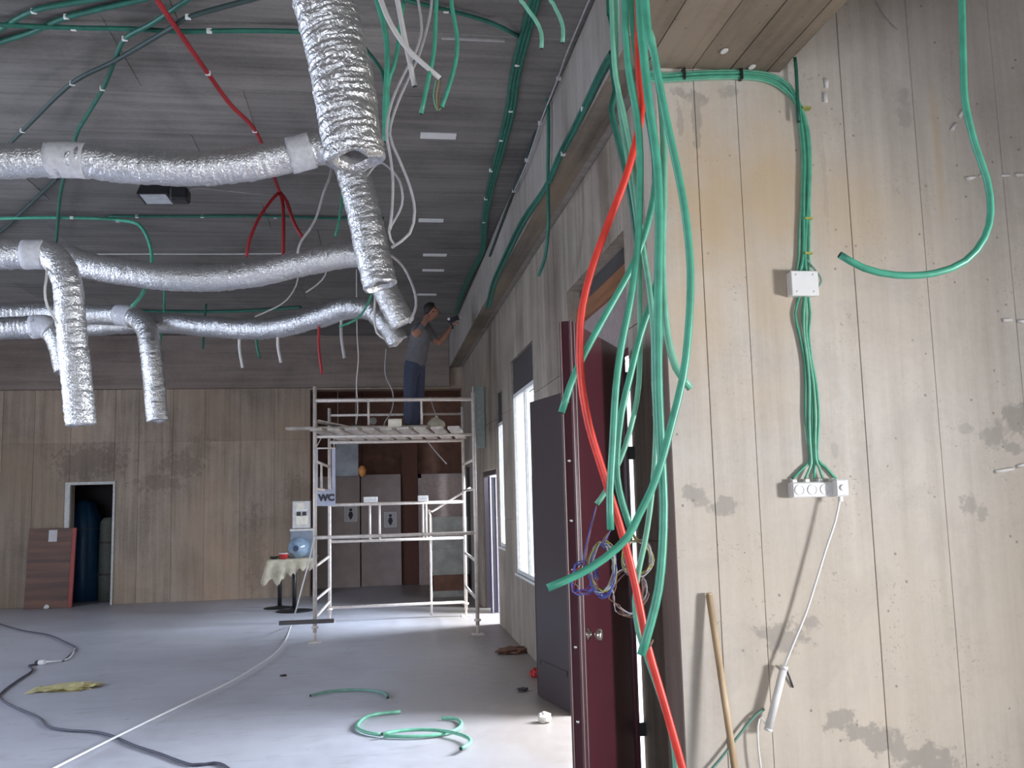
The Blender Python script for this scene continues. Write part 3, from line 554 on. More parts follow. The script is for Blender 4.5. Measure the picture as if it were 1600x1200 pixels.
g6 = bunch('long green pipe bowing right of the bundle then crossing to the far left', [(1007, -25), (1023, 90), (1040, 180), (1055, 250), (1067, 310), (1077, 390), (1079, 450), (1075, 525), (1067, 590), (1050, 660), (1034, 720), (1018, 765), (998, 805), (980, 840), (945, 872), (905, 897), (855, 919)], 2.82)
g7 = bunch('green pipe of the bundle ending at the yellow coil of wires', [(1000, -25), (1012, 130), (1026, 260), (1031, 340), (1030, 415), (1021, 462), (1000, 525), (984, 590), (971, 645), (964, 705), (964, 745), (972, 785), (986, 828)], 3.2)
g8 = bunch('thin pale green pipe of the bundle ending in a single loose wire', [(962, -25), (962, 90), (968, 165), (978, 230), (987, 290), (995, 345), (999, 410), (1000, 510), (998, 600), (990, 650), (976, 700), (960, 738), (946, 768), (932, 788)], 3.26, M_green2, .010)
bunch('dark green pipe at the left edge of the bundle top', [(951, -25), (953, 20), (960, 60), (957, 105), (962, 140), (955, 170), (962, 205), (972, 245), (984, 300), (993, 360), (998, 400)], 3.33, M_dkgreen, .012)
bunch('green pipe in the middle of the bundle top, hidden lower down', [(985, -25), (990, 50), (998, 110), (1012, 180), (1022, 240), (1029, 300), (1033, 380), (1032, 470), (1030, 560), (1024, 650)], 3.22, M_green, .0115)
# wires spilling from the bundle
def coil(label, cx, cy, rx, ry, yv, sets, start, tails=()):
    t = thing('wire_coil', label, 'wire', at(cx, cy, 1, yv))
    for m, n, jit in sets:
        for k in range(n):
            ph = random.uniform(0, 6.28); turns = 1.6
            pts = [at(*start, 1, yv)]
            for i in range(19):
                a = -1.6+turns*2*math.pi*i/18; e = 1+random.uniform(-jit, jit)
                pts.append(at(cx+rx*e*math.cos(a)+random.uniform(-2, 2), cy+ry*e*math.sin(a), 1, yv+.02*math.sin(a*1.5+ph)))
            kid(tubeo('wire', pts, .0024, m, step=.03, seg=5), t)
    return t
coil('coil of blue, grey and yellow wires hanging at the end of the left bundle pipe', 941, 888, 19, 40, 3.0, [(M_wb, 3, .18), (M_wg, 3, .15), (M_wy, 2, .2), (M_wbr, 1, .2)], (954, 828))
coil('round coil of yellow and brown wires in front of the white gap', 995, 872, 23, 28, 3.2, [(M_wy, 2, .12), (M_wbr, 1, .15), (M_wg, 2, .12)], (986, 828))
coil('tangle of blue and red-brown wires left of the blue coil', 912, 902, 19, 24, 3.26, [(M_wb, 3, .3), (M_wbr, 1, .3), (M_dred, 1, .3)], (932, 788))
coil('loose brown wire loops hanging lowest under the bundle', 982, 925, 26, 33, 3.215, [(M_wbr, 2, .2), (M_wg, 1, .2)], (986, 828))
pipe('single thin wire drooping from the thin pale pipe end', YV([(932, 788, 3.26), (927, 810, 3.26), (918, 850, 3.26), (914, 885, 3.26)]), .003, M_wbr, name='wire', cat='wire', cap=None)
pipe('short brown wire end sticking out of the thickest pipe end', YV([(1004, 1018, 2.9), (1014, 1012, 2.9), (1020, 999, 2.9)]), .004, M_wbr, name='wire', cat='wire', cap=None)

# ------------------------------------------------------------------ wiring on the near wall
def NW(pts, off=.02): return [at(x, yy, 1, YN-off) for x, yy in pts]
nm = ['leftmost', 'second', 'third', 'fourth', 'fifth']
base1 = [(1000, 116), (1030, 121), (1060, 120), (1110, 117), (1170, 117), (1205, 123), (1230, 138), (1248, 165), (1256, 200), (1260, 250), (1260, 310), (1258, 360), (1256, 400), (1252, 425)]
for k in range(5):
    o = (k-2)*3.2
    pts = [(x+(o if i > 7 else o*.4)+(2*math.sin(i+k*2) if 9 < i < 13 else 0), yy-(o*.9 if i < 7 else 0)) for i, (x, yy) in enumerate(base1)]
    pts[-1] = (1245+k*5, 426)
    pipe(f'{nm[k]} green strand of the tied run from the bundle to the white junction box', NW(pts, .014+.013*(k % 2)), .0095, M_green if k % 2 else M_green2)
tie = thing('cable_tie', 'yellow tie around the green strands just under the soffit bend', 'tie', at(1256, 172, 1, YN-.03)); p = at(1256, 172, 1, YN); boxo('band', (p.x-.028, YN-.045, p.z-.006), (p.x+.028, YN-.002, p.z+.006), M_wy, tie)
for (tx, ty, lab) in ((1259, 344, 'yellow tie around the green strands midway to the junction box'), (1259, 398, 'yellow tie around the green strands just above the junction box')):
    p = at(tx, ty, 1, YN); tie = thing('cable_tie', lab, 'tie', p); boxo('band', (p.x-.025, YN-.045, p.z-.006), (p.x+.025, YN-.002, p.z+.006), M_wy, tie)
for (tx, lab) in ((1066, 'dark tie on the green run under the soffit, nearer the bundle'), (1155, 'dark tie on the green run under the soffit, nearer the bend')):
    p = at(tx, 119, 1, YN); tie = thing('cable_tie', lab, 'tie', p); boxo('band', (p.x-.008, YN-.045, p.z-.035), (p.x+.008, YN-.002, p.z+.035), M_black, tie)
pipe('short dark green pipe coming down from the soffit edge to the bend', NW([(1242, 90), (1244, 110), (1246, 150), (1248, 190)], .045), .011, M_dkgreen)
# junction box
a, b = at(1238, 461, 1, YN-.075), at(1277, 424, 1, YN-.075)
jb = thing('junction_box', 'square white junction box on the concrete wall with green pipes entering', 'junction box', ((a.x+b.x)/2, YN, a.z))
boxo('body', (a.x, YN-.06, a.z), (b.x, YN-.001, b.z), M_white, jb, .006); lid = boxo('lid', (a.x-.003, YN-.078, a.z-.003), (b.x+.003, YN-.06, b.z+.003), M_white, jb, .005)
for sx in (.18, .82):
    for sz in (.15, .85):
        c = Vector((a.x+(b.x-a.x)*sx, YN-.078, a.z+(b.z-a.z)*sz)); bm = bmesh.new(); lathe(bm, [(.006, 0), (.006, .002), (.003, .003)], c, 8, Vector((0, -1, 0))); kid(obj('screw', bm, M_tape), lid)
pipe('thin dark pipe looping out right of the junction box', NW([(1258, 402), (1268, 415), (1280, 430), (1283, 440), (1278, 448)], .03), .006, M_greycond)
base2 = [(1256, 461), (1254, 490), (1256, 520), (1262, 560), (1267, 600), (1269, 650), (1270, 690), (1272, 718)]; ends = [1238, 1258, 1272, 1286, 1306]
for k in range(5):
    o = (k-2)*3.0; wv = [0, 8, 2, -1, 3, 6, 2, 0]
    pts = [(x+o*(1+.12*wv[i])*(1 if k != 1 else -.6+.3*i), yy) for i, (x, yy) in enumerate(base2)]+[((1272+ends[k])/2+1, 730), (ends[k], 748)]
    pipe(f'{nm[k]} green strand of the fan between junction box and white socket strip', NW(pts, .014+.012*(k % 2)), .0085, M_green if k % 2 == 0 else M_green2)
# socket strip
a, b = at(1238, 778, 1, YN-.06), at(1310, 752, 1, YN-.06)
ss = thing('socket_strip', 'white plastic socket strip on the wall under the fanned green pipes', 'socket strip', ((a.x+b.x)/2, YN, a.z))
boxo('body', (a.x, YN-.055, a.z), (b.x, YN-.001, b.z), M_white, ss, .006); cov = boxo('cover', (a.x+.004, YN-.068, a.z+.004), (b.x-.004, YN-.055, b.z-.004), M_white, ss, .004)
for u in (.05, .32, .60, .87): boxo('spigot', (a.x+(b.x-a.x)*u, YN-.045, b.z-.002), (a.x+(b.x-a.x)*(u+.10), YN-.008, b.z+.018), M_white, ss, .003)
for u in (.15, .42, .69): 
    c = Vector((a.x+(b.x-a.x)*u, YN-.069, (a.z+b.z)/2)); bm = bmesh.new(); lathe(bm, [(.03, 0), (.03, .003), (.026, .003), (.026, .0005)], c, 18, Vector((0, -1, 0))); kid(obj('socket', bm, M_white), cov)
a, b = at(1303, 776, 1, YN-.09), at(1322, 748, 1, YN-.09)
pl = thing('plug', 'white plug at the right end of the socket strip', 'plug', ((a.x+b.x)/2, YN-.09, a.z)); boxo('body', (a.x, YN-.12, a.z), (b.x, YN-.066, b.z), M_white, pl, .010)
boxo('cord_grip', ((a.x+b.x)/2-.012, YN-.10, a.z-.03), ((a.x+b.x)/2+.012, YN-.076, a.z+.002), M_white, pl, .004); bm = bmesh.new(); c = Vector(((a.x+b.x)/2, YN-.12, (a.z+b.z)/2)); lathe(bm, [(.018, 0), (.018, .006), (.012, .009)], c, 14, Vector((0, -1, 0))); kid(obj('grip', bm, M_white), pl)
pipe('white cord hanging from the plug down to the slim white bar', YV([(1312, 782, YN-.09), (1305, 815, YN-.09), (1290, 860, YN-.08), (1262, 950, YN-.07), (1240, 1005, YN-.06), (1225, 1042, YN-.06)]), .0075, M_white, name='cord', cat='cord', cap=None)
ba = thing('work_light_tube', 'slim white plastic bar hanging from the white cord low on the near wall', 'lamp', at(1225, 1042, 1, YN-.06))
rodo('tube', at(1224, 1046, 1, YN-.06), at(1201, 1138, 1, YN-.06), .022, M_white, ba, 14); rodo('end_cap', at(1225.5, 1040, 1, YN-.06), at(1224, 1046, 1, YN-.06), .024, M_white, ba, 14); rodo('end_cap', at(1201, 1138, 1, YN-.06), at(1200, 1142, 1, YN-.06), .024, M_white, ba, 14)
pipe('thin white cord hanging from the lower end of the slim bar', YV([(1200, 1142, YN-.06), (1190, 1120, YN-.05), (1184, 1135, YN-.05), (1185, 1170, YN-.05), (1190, 1215, YN-.05), (1192, 1300, YN-.05)]), .006, M_white, name='cord', cat='cord', cap=None)
pipe('green cable slanting across the bottom of the near wall behind the stick', YV([(1194, 1108, YN-.03), (1180, 1118, YN-.03), (1160, 1142, YN-.03), (1140, 1168, YN-.03), (1112, 1202, YN-.03), (1070, 1245, YN-.03)]), .008, M_greycond, name='cable', cat='cable')
pipe('small black hook of wire stuck in the wall at the top of the slim bar', YV([(1221, 1040, YN-.02), (1229, 1047, YN-.02), (1239, 1074, YN-.004)]), .006, M_blackc, name='wire', cat='wire', cap=None)
stick = thing('wooden_stick', 'pale round wooden stick leaning upright against the near wall', 'stick', at(1105, 928, 1, YN-.03))
q0, q1 = at(1108, 930, 1, YN-.03), at(1148, 1200, 1, YN-.16); dr = (q1-q0); foot = q0+dr*(q0.z/-dr.z*.995)
rodo('shaft', q0, foot, .019, M_ybroom, stick, 12); rodo('tip', q0+Vector((0, 0, .012)), q0, .016, M_ybroom, stick, 12)
# plaster dabs / wall plugs left on the near wall
dabs = [(1292, 130, 0, 'topmost'), (1290, 152, 0, 'second'), (1502, 178, .6, 'upper slanted'), (1491, 199, .6, 'lower slanted'), (1517, 278, 1.4, 'left level'), (1537, 274, 1.4, 'middle level'), (1571, 274, 1.5, 'right level'), (1594, 273, 1.5, 'rightmost level'), (1574, 500, 1.5, 'left short'), (1598, 502, 1.5, 'right short'), (1570, 735, 1.45, 'lowest long'), (1597, 727, 1.45, 'lowest short')]
where = ['white plaster dab right of the tied green bend, upper of two', 'white plaster dab right of the tied green bend, lower of two', 'white plaster dab beside the big green hook pipe, upper of the slanted two', 'white plaster dab beside the big green hook pipe, lower of the slanted two', 'white plaster dab left of the hook pipe at mid height, left one', 'white plaster dab touching the hook pipe at mid height', 'white plaster dab right of the hook pipe, inner one', 'white plaster dab right of the hook pipe at the picture edge', 'small white plaster dab above the dark stains at right', 'small white plaster dab at the right edge above the dark stains', 'long white plaster strip below the dark stains at right', 'white plaster strip end at the right edge below the dark stains']
for (x, yy, an, _), lab in zip(dabs, where):
    c = at(x, yy, 1, YN-.006); L = .062 if 'long' in lab else .03
    d = Vector((math.sin(an), 0, math.cos(an)))
    bm = bmesh.new(); rod(bm, c-d*L, c+d*L, .011, 8)
    for v in bm.verts: v.co.y = YN-.006+(v.co.y-(YN-.006))*.8; v.co += Vector((random.uniform(-.004, .004), 0, random.uniform(-.004, .004)))
    tag(obj('plaster_dab', bm, M_plaster), lab, 'plaster dab')

pipe('thin pale wire curving on the upper near wall right of the beam', NW([(1364, -15), (1370, 2), (1378, 18), (1390, 34), (1403, 46)], .012), .004, M_gwire, name='wire', cat='wire', cap=None)
for px_, py_, lab in ((1132, 80, 'white plaster dab on the beam underside, nearer the wall bend'), (1175, 105, 'white plaster dab where the beam underside meets the near wall')):
    c = at(px_, py_, 2, ZB-.004); bm = bmesh.new(); bmesh.ops.create_icosphere(bm, subdivisions=2, radius=.026)
    for v in bm.verts: v.co = c+Vector((v.co.x*.8, v.co.y*1.5, v.co.z*.3))+noise.noise_vector(v.co*40)*.006
    tag(obj('plaster_dab', bm, M_plaster), lab, 'plaster dab')

# ------------------------------------------------------------------ ceiling strips and floodlight
for (x0, x1, yy, lab) in ((657, 713, 211, 'white strip set in the ceiling, nearest of the column right of the large duct'), (654, 693, 344, 'white strip set in the ceiling, second of the column'), (661, 698, 398, 'white strip set in the ceiling, third of the column'), (660, 694, 422, 'white strip set in the ceiling, fourth of the column'), (652, 682, 460, 'white strip set in the ceiling, farthest, above the worker'), (690, 790, 59, 'long thin pale strip on the ceiling right of the hanging ivory pipes')):
    a, b = at(x0, yy, 2, ZC), at(x1, yy, 2, ZC); wd = .05 if yy > 100 else .012
    if yy == 211: wd = .06
    tag(boxo('ceiling_strip', (a.x, a.y-wd, ZC-.010), (b.x, a.y+wd, ZC+.008), M_white if yy > 100 else M_gwire, bevel=.003), lab, 'strip')
fy = 8.6
def FP(x, yy, d=0.0): return at(x, yy, 1, fy+d)
c = FP(252, 303); fl = thing('floodlight', 'black floodlight hung from the ceiling under the first crossing duct', 'floodlight', c)
bm = bmesh.new()
A4 = [FP(213, 302), FP(262, 302, .0), FP(275, 319, .22), FP(227, 319, .22)]           # glass side facing down to the camera
up_ = Vector((0, .0, .15))
vs = [bm.verts.new(p) for p in A4]+[bm.verts.new(p+up_*(.9)+(c-p)*.25) for p in A4]
bm.faces.new(vs[:4]); bm.faces.new(vs[4:][::-1])
for k in range(4): bm.faces.new((vs[k], vs[(k+1) % 4], vs[4+(k+1) % 4], vs[4+k]))
hs = kid(obj('housing', bm, M_black), fl)
cen = sum(A4, Vector())/4; nrm = (A4[1]-A4[0]).cross(A4[3]-A4[0]).normalized(); nrm = nrm if nrm.z < 0 else -nrm
bm = bmesh.new(); g = [bm.verts.new(cen+(p-cen)*.84+nrm*.006) for p in A4]; g2_ = [bm.verts.new(cen+(p-cen)*.84-nrm*.004) for p in A4]
bm.faces.new(g); bm.faces.new(g2_[::-1])
for k in range(4): bm.faces.new((g[k], g[(k+1) % 4], g2_[(k+1) % 4], g2_[k]))
kid(obj('glass', bm, M_glass), hs)
bx = thing  # driver box and bracket
a, b = FP(264, 314, -.05), FP(293, 291, -.05); boxo('driver_box', (a.x, fy-.05, a.z+.02), (b.x, fy+.12, b.z), M_black, fl, .02)
rodo('bracket', FP(240, 297, .1), Vector((FP(240, 297, .1).x, fy+.15, ZC)), .012, M_black, fl); rodo('bracket', FP(280, 295, .05), Vector((FP(280, 295, .05).x, fy+.15, ZC)), .012, M_black, fl)
pipe('thin grey cable trailing right from the floodlight along the ceiling', YV([(294, 297, fy), (310, 294, fy), (345, 297, fy+.3), (395, 302, fy+.5), (430, 305, fy+.7)]), .008, M_gwire, name='cable', cat='cable', cap=None)

# ------------------------------------------------------------------ scaffold
YF, YR = 12.45, 14.4
sc = thing('scaffold', 'galvanised tube scaffold tower carrying the worker before the back wall', 'scaffold', (.25, 13.4, 0))
xl, xr = -.81, 1.29; xl2, xr2 = -.72, 1.32
R_ = .026
rodo('upright', (xl, YF, .12), (xl, YF, 3.30), R_, M_galv, sc); rodo('upright', (xr, YF, .12), (xr, YF, 3.2), R_, M_galv, sc)
rodo('upright', (xl2, YR, .10), (xl2, YR, 3.2), R_, M_galv, sc); rodo('upright', (xr2, YR, .10), (xr2, YR, 3.2), R_, M_galv, sc)
def zf(yy, yv): return at(600, yy, 1, yv).z
def rail(yy, yv, a=None, b=None, name='rail', r=.02):
    z = zf(yy, yv); x0, x1 = (xl, xr) if yv == YF else (xl2, xr2); rodo(name, (x0 if a is None else a, yv, z), (x1 if b is None else b, yv, z), r, M_galv, sc); return z
zg = rail(625, YF, name='guard_rail', r=.026); rail(648, YR, name='guard_rail'); zd = zf(692, YR)
zd = 2.62
rail(690, YR, name='ledger', r=.026); rail(681, YF, name='ledger')
zm = rail(787, YR, name='rail', r=.024); z1 = rail(837, YF, name='rail', r=.024); z2 = rail(844, YR, name='rail', r=.022); rail(946, YR, name='rail', r=.022)
for x in (576, 659): 
    p = at(x, 660, 1, YF); rodo('guard_post', (p.x, YF, 2.78), (p.x, YF, zg), .016, M_galv, sc)
for x in (578, 593, 661, 666):
    p = at(x, 810, 1, YR); rodo('strut', (p.x, YR, z2), (p.x, YR, zm), .018, M_galv, sc)
for (u, v) in ((718, 728), (761, 765), (882, 866), (934, 916)):
    rodo('rung', (xl, YF, zf(u, YF)), (xl2, YR, zf(v, YR)), .02, M_galv, sc)
for zz in (.45, .95, 1.9, 2.3): rodo('rung', (xr, YF, zz), (xr2, YR, zz), .02, M_galv, sc)
rodo('rung', (xl, YF, .30), (xl2, YR, .30), .02, M_galv, sc)
p = at(508, 740, 1, 13.4); rodo('ladder_stile', (xl+.04, 13.2, zf(761, 13.2)), (xl+.04, 13.2, zf(720, 13.2)), .016, M_galv, sc)
p = at(672, 803, 1, YR+.05); tubeo('bent_handrail', [(p.x, YR+.05, .03), (p.x, YR+.05, p.z-.03), (p.x+.03, YR+.05, p.z+.03), at(735, 762, 1, YR+.05)], .018, M_galv, sc, step=.1)
for (x, yv, h) in ((xl, YF, 'f'), (xr, YF, 'f'), (xl2, YR, 'r'), (xr2, YR, 'r')):
    boxo('base_plate', (x-.08, yv-.08, 0.0), (x+.08, yv+.08, .012), M_galv, sc, .003); sj = rodo('screw_jack', (x, yv, .01), (x, yv, .26), .018, M_galv, sc)
    bm = bmesh.new(); lathe(bm, [(.02, 0), (.045, .005), (.045, .03), (.02, .035)], (x, yv, .17), 12); kid(obj('jack_nut', bm, M_galv), sj)
boxo('foot_beam', (xl-.45, YF-.03, .235), (xl2+.15, YF+.03, .285), M_dark, sc, .004)
# pale boxes clamped on the middle rail
for (xa, xb, lab) in ((568, 590, 'pale pink-white clamp block on the scaffold middle rail, left one'), (653, 669, 'white clamp block on the scaffold middle rail, right one')):
    a, b = at(xa, 788, 1, YR-.03), at(xb, 778, 1, YR-.03); t = thing('clamp_block', lab, 'clamp', ((a.x+b.x)/2, YR, a.z)); boxo('body', (a.x, YR-.06, zm+.024), (b.x, YR+.05, zm+.11), M_plaster, t, .008); boxo('slot', (a.x+.02, YR-.066, zm+.055), (b.x-.02, YR-.058, zm+.07), M_tape, t)
# deck of loose grey planks, laid slantwise over the ledgers
def plankbm(p, q, wd, th):
    p, q = Vector(p), Vector(q); d = (q-p); n = Vector((-d.y, d.x, 0)).normalized()*wd/2; bm = bmesh.new(); u = Vector((0, 0, th))
    v = [bm.verts.new(k) for k in (p-n, q-n, q+n, p+n, p-n+u, q-n+u, q+n+u, p+n+u)]
    for f in ((0, 3, 2, 1), (4, 5, 6, 7), (0, 1, 5, 4), (1, 2, 6, 5), (2, 3, 7, 6), (3, 0, 4, 7)): bm.faces.new([v[k] for k in f])
    bmesh.ops.bevel(bm, geom=bm.edges[:], offset=.005, segments=1, affect='EDGES'); return bm
zp = max(zf(681, YF), zf(690, YR))+.028
names = ['leftmost', 'second from left', 'third from left', 'fourth from left', 'fifth from left', 'sixth from left', 'seventh from left', 'eighth from left', 'rightmost']
for i in range(9):
    x = xl+.02+i*.225; t = tag(obj('deck_plank', plankbm((x, YF-.12, zp), (x+.30, YR+.15, zp), .165, .04), M_plank), f'weathered grey plank of the scaffold deck, {names[i]}', 'plank', 'planks of the scaffold deck')
a = at(448, 681, 1, YF+.35); tag(obj('plank', plankbm((a.x, YF+.22, zp+.042), (xl+1.5, YF+.22, zp+.042), .16, .035), M_plank), 'pale plank lying across the deck and sticking out left of the scaffold', 'plank')
ZD = zp+.04
def odd(name, label, cat, px, py, yv, s, m): p = at(px, py, 1, yv); t = thing(name, label, cat, (p.x, yv, ZD)); return p, t
p, t = odd('carton', 'small cream carton on the scaffold deck left of the worker', 'box', 617, 670, 12.6, 0, M_cream); boxo('body', (p.x-.09, 12.45, ZD), (p.x+.09, 12.62, ZD+.10), M_cream, t, .004); boxo('flap', (p.x-.09, 12.36, ZD+.10), (p.x+.09, 12.45, ZD+.106), M_cream, t)
p, t = odd('tool_case', 'beige bag slumped on the scaffold deck right of the worker', 'bag', 682, 668, 12.7, 0, M_cloth)
bm = bmesh.new(); lathe(bm, [(.10, 0), (.13, .03), (.12, .08), (.06, .13), (.03, .15)], (p.x, 12.75, ZD), 14)
for v in bm.verts: v.co += noise.noise_vector(v.co*8)*.02
for v in bm.verts: v.co.z = max(v.co.z, ZD+.001)
kid(obj('sack', bm, M_cloth, smooth=True), t); rodo('tie', (p.x, 12.75, ZD+.145), (p.x+.01, 12.75, ZD+.17), .02, M_cloth, t)
p, t = odd('work_lamp', 'brown lamp with a bright reflector on the scaffold deck', 'lamp', 582, 670, 12.7, 0, M_brown); bm = bmesh.new(); lathe(bm, [(.05, 0), (.055, .01), (.045, .06), (.05, .10)], (p.x, 12.7, ZD), 14); kid(obj('body', bm, M_brown), t)
bm = bmesh.new(); lathe(bm, [(.03, 0), (.05, .03), (.05, .035)], (p.x+.01, 12.66, ZD+.10), 14, Vector((0, -1, .2))); kid(obj('reflector', bm, M_chrome), t)
p, t = odd('folded_board', 'pale board tilted on the left end of the scaffold deck', 'board', 505, 672, 12.6, 0, M_plank)
bm = plankbm((p.x-.10, 12.55, ZD+.10), (p.x+.36, 12.75, ZD+.012), .22, .02); kid(obj('sheet', bm, M_plank), t)
rodo('batten', (p.x-.08, 12.45, ZD), (p.x-.08, 12.45, ZD+.085), .015, M_plank, t)
p, t = odd('charger', 'small grey power tool charger where the twisted cord reaches the deck', 'charger', 555, 668, 12.9, 0, M_tape); boxo('body', (p.x-.05, 12.8, ZD), (p.x+.05, 12.92, ZD+.06), M_greycond, t, .008); boxo('top', (p.x-.03, 12.83, ZD+.06), (p.x+.03, 12.89, ZD+.075), M_black, t)
# cords to the scaffold
q = YV([(557, 425, 12.9), (558, 520, 12.9), (560, 560, 12.9), (557, 600, 12.9), (559, 640, 12.9), (556, 666, 12.9)]); pipe('pale twisted cord hanging straight from the ceiling to the scaffold deck', [up_to(q[0])]+q, .009, M_offw, name='cord', cat='cord', cap=None)
pipe('grey wire looping down to the deck left of the worker', YV([(603, 545, 12.9), (602, 585, 12.9), (614, 615, 12.9), (612, 642, 12.9), (601, 660, 12.9), (600, 671, 12.9)]), .008, M_gwire, name='wire', cat='wire', cap=None)
pipe('grey wire curving down to the bag right of the worker', YV([(672, 620, 13.2), (678, 640, 13.0), (684, 655, 12.9), (687, 668, 12.8)]), .007, M_gwire, name='wire', cat='wire', cap=None)
pipe('thin grey wire dangling under the deck toward the right', YV([(668, 690, 14.0), (680, 705, 14.0), (698, 725, 14.0)]), .007, M_gwire, name='wire', cat='wire', cap=None)
# pale blue sheet with writing fixed to the left frame of the tower
a, b = at(494, 790, 1, 13.6), at(521, 766, 1, 13.6)
sg = thing('sign_sheet', 'pale lavender sheet with dark WC letters behind the left scaffold frame', 'sign', ((a.x+b.x)/2, 13.6, a.z))
a, b = at(491, 791, 1, 13.6), at(524, 700, 1, 13.6)
m_ = at(491, 765, 1, 13.6).z
boxo('sheet', (a.x, 13.60, a.z), (b.x, 13.606, m_), M_lav, sg)
boxo('edge_strip', (a.x, 13.60, m_), (a.x+.05, 13.606, b.z), M_lav, sg); boxo('edge_strip', (b.x-.05, 13.60, m_), (b.x, 13.606, b.z), M_lav, sg)
rodo('top_bar', (a.x, 13.603, b.z), (b.x, 13.603, b.z), .012, M_galv, sg); rodo('hook', (a.x+.02, 13.603, b.z), (xl+.02, 13.6, zp), .006, M_galv, sg); rodo('hook', (b.x-.02, 13.603, b.z), (b.x-.02, 13.6, zp), .006, M_galv, sg)
def text(s, loc, size, m, parent, rot=(math.pi/2, 0, 0), name='lettering'):
    c = bpy.data.curves.new(name, 'FONT'); c.body = s; c.size = size; c.extrude = .002; c.offset = .012*size/.17; c.align_x = 'CENTER'; c.align_y = 'CENTER'
    o = bpy.data.objects.new(name, c); COL.objects.link(o); bpy.context.view_layer.update()
    me = bpy.data.meshes.new_from_object(o.evaluated_get(bpy.context.evaluated_depsgraph_get())); bpy.data.objects.remove(o)
    me.materials.clear(); me.materials.append(m); me.transform(Matrix.Translation(Vector(loc)) @ Matrix.Rotation(rot[0], 4, 'X'))
    o = bpy.data.objects.new(name, me); COL.objects.link(o); kid(o, parent); return o
text('WC', Vector(at(510, 778, 1, 13.595)), .125, M_ink, sg)

# ------------------------------------------------------------------ worker on the scaffold
def skin_mesh(joints, edges, root=0, sub=1):
    me = bpy.data.meshes.new('tmp'); me.from_pydata([j[0] for j in joints], edges, []); o = bpy.data.objects.new('tmp', me); COL.objects.link(o)
    o.modifiers.new('skin', 'SKIN'); sk = me.skin_vertices[0].data
    for i, j in enumerate(joints): sk[i].radius = (j[1], j[1] if len(j) < 3 else j[2]); sk[i].use_root = (i == root)
    o.modifiers['skin'].use_smooth_shade = True
    s = o.modifiers.new('sub', 'SUBSURF'); s.levels = sub; s.render_levels = sub
    bpy.context.view_layer.update()
    out = bpy.data.meshes.new_from_object(o.evaluated_get(bpy.context.evaluated_depsgraph_get())); bpy.data.objects.remove(o); return out
PX, PY = at(647, 640, 1, 13.2).x, 13.2
pf = thing('person', 'person in grey T-shirt and blue jeans on the scaffold, arms raised', 'person', (PX, PY, ZD))
# world-aligned pose, offsets from the feet; the worker faces right (+X) and a little away, seen mostly from the side and behind
def J(px, py, dy, r, r2=None): p = at(px, py, 1, PY+dy); return ((p.x, p.y, p.z), r) if r2 is None else ((p.x, p.y, p.z), r, r2)
J0 = [J(648, 566, 0, .165, .155), J(652, 548, 0, .170, .155), J(656, 530, 0, .18, .165), J(660, 516, .02, .165, .15), J(664, 504, .04, .06), J(669, 496, .05, .062),          # 0 pelvis .. 5 neck top
      J(642, 577, -.10, .115), J(640, 617, -.12, .09), J(638, 655, -.14, .075), J(639, 668, -.14, .045), J(648, 672, -.20, .042),                               # 6-10 near leg
      J(653, 577, .10, .115), J(654, 617, .11, .09), J(650, 655, .10, .075), J(650, 668, .10, .045), J(660, 672, .06, .042),                                       # 11-15 far leg
      J(652, 514, -.18, .08), J(649, 524, -.30, .062), J(664, 503, -.24, .04), J(671, 492, -.18, .032),                                                         # 16-19 near arm, elbow low, hand at the head
      J(669, 516, .18, .075), J(685, 538, .16, .058), J(697, 522, .12, .038), J(704, 512, .10, .030)]                                                            # 20-23 far arm reaching to the beam
E0 = [(0, 1), (1, 2), (2, 3), (3, 4), (4, 5), (0, 6), (6, 7), (7, 8), (8, 9), (9, 10), (0, 11), (11, 12), (12, 13), (13, 14), (14, 15), (3, 16), (16, 17), (17, 18), (18, 19), (3, 20), (20, 21), (21, 22), (22, 23)]
hd = Vector(at(676, 487, 1, PY+.05)); look = Vector((.80, .25, .35)).normalized(); upv = Vector((-.30, 0, .95)); upv = (upv-look*upv.dot(look)).normalized(); sid = look.cross(upv)
n0 = len(J0)
def hp(a, b, c): v = hd+look*a+upv*b+sid*c; return (v.x, v.y, v.z)
J0 += [(hp(.0, -.03, 0), .078), (hp(.015, .035, 0), .09), (hp(-.01, .085, 0), .07), (hp(.085, -.015, 0), .028), (hp(.055, -.07, 0), .045)]
E0 += [(5, n0), (n0, n0+1), (n0+1, n0+2), (n0+1, n0+3), (n0, n0+4)]
body = skin_mesh(J0, E0, 0, 2)
bm = bmesh.new(); bm.from_mesh(body)
def hand(w, dirv, palm):
    """palm and five curled fingers"""
    global bm
    w = Vector(w); d = Vector(dirv).normalized(); n = Vector(palm).normalized(); s = d.cross(n).normalized(); n = s.cross(d)
    parts = [([(w-d*.01, .026), (w+d*.045, .034, .018), (w+d*.085, .036, .016)], [(0, 1), (1, 2)])]
    for k, L in enumerate((.068, .078, .072, .056)):
        b0 = w+d*.07+s*(.027-.018*k); parts.append(([(b0, .0095), (b0+d*L*.5+n*.010, .009), (b0+d*L*.75+n*.040, .0085), (b0+d*L*.6+n*.065, .0075)], [(0, 1), (1, 2), (2, 3)]))
    b0 = w+d*.025+s*.030; parts.append(([(b0, .012), (b0+s*.025+d*.025+n*.012, .0105), (b0+s*.022+d*.05+n*.035, .009)], [(0, 1), (1, 2)]))
    for js, es in parts:
        me = skin_mesh([(tuple(j[0]),)+tuple(j[1:]) for j in js], es, 0, 1); bm.from_mesh(me)
hand(J0[19][0], (.5, .0, .8), (.6, .3, -.3)); hand(J0[23][0], (.55, -.1, .75), (.7, 0, -.5))
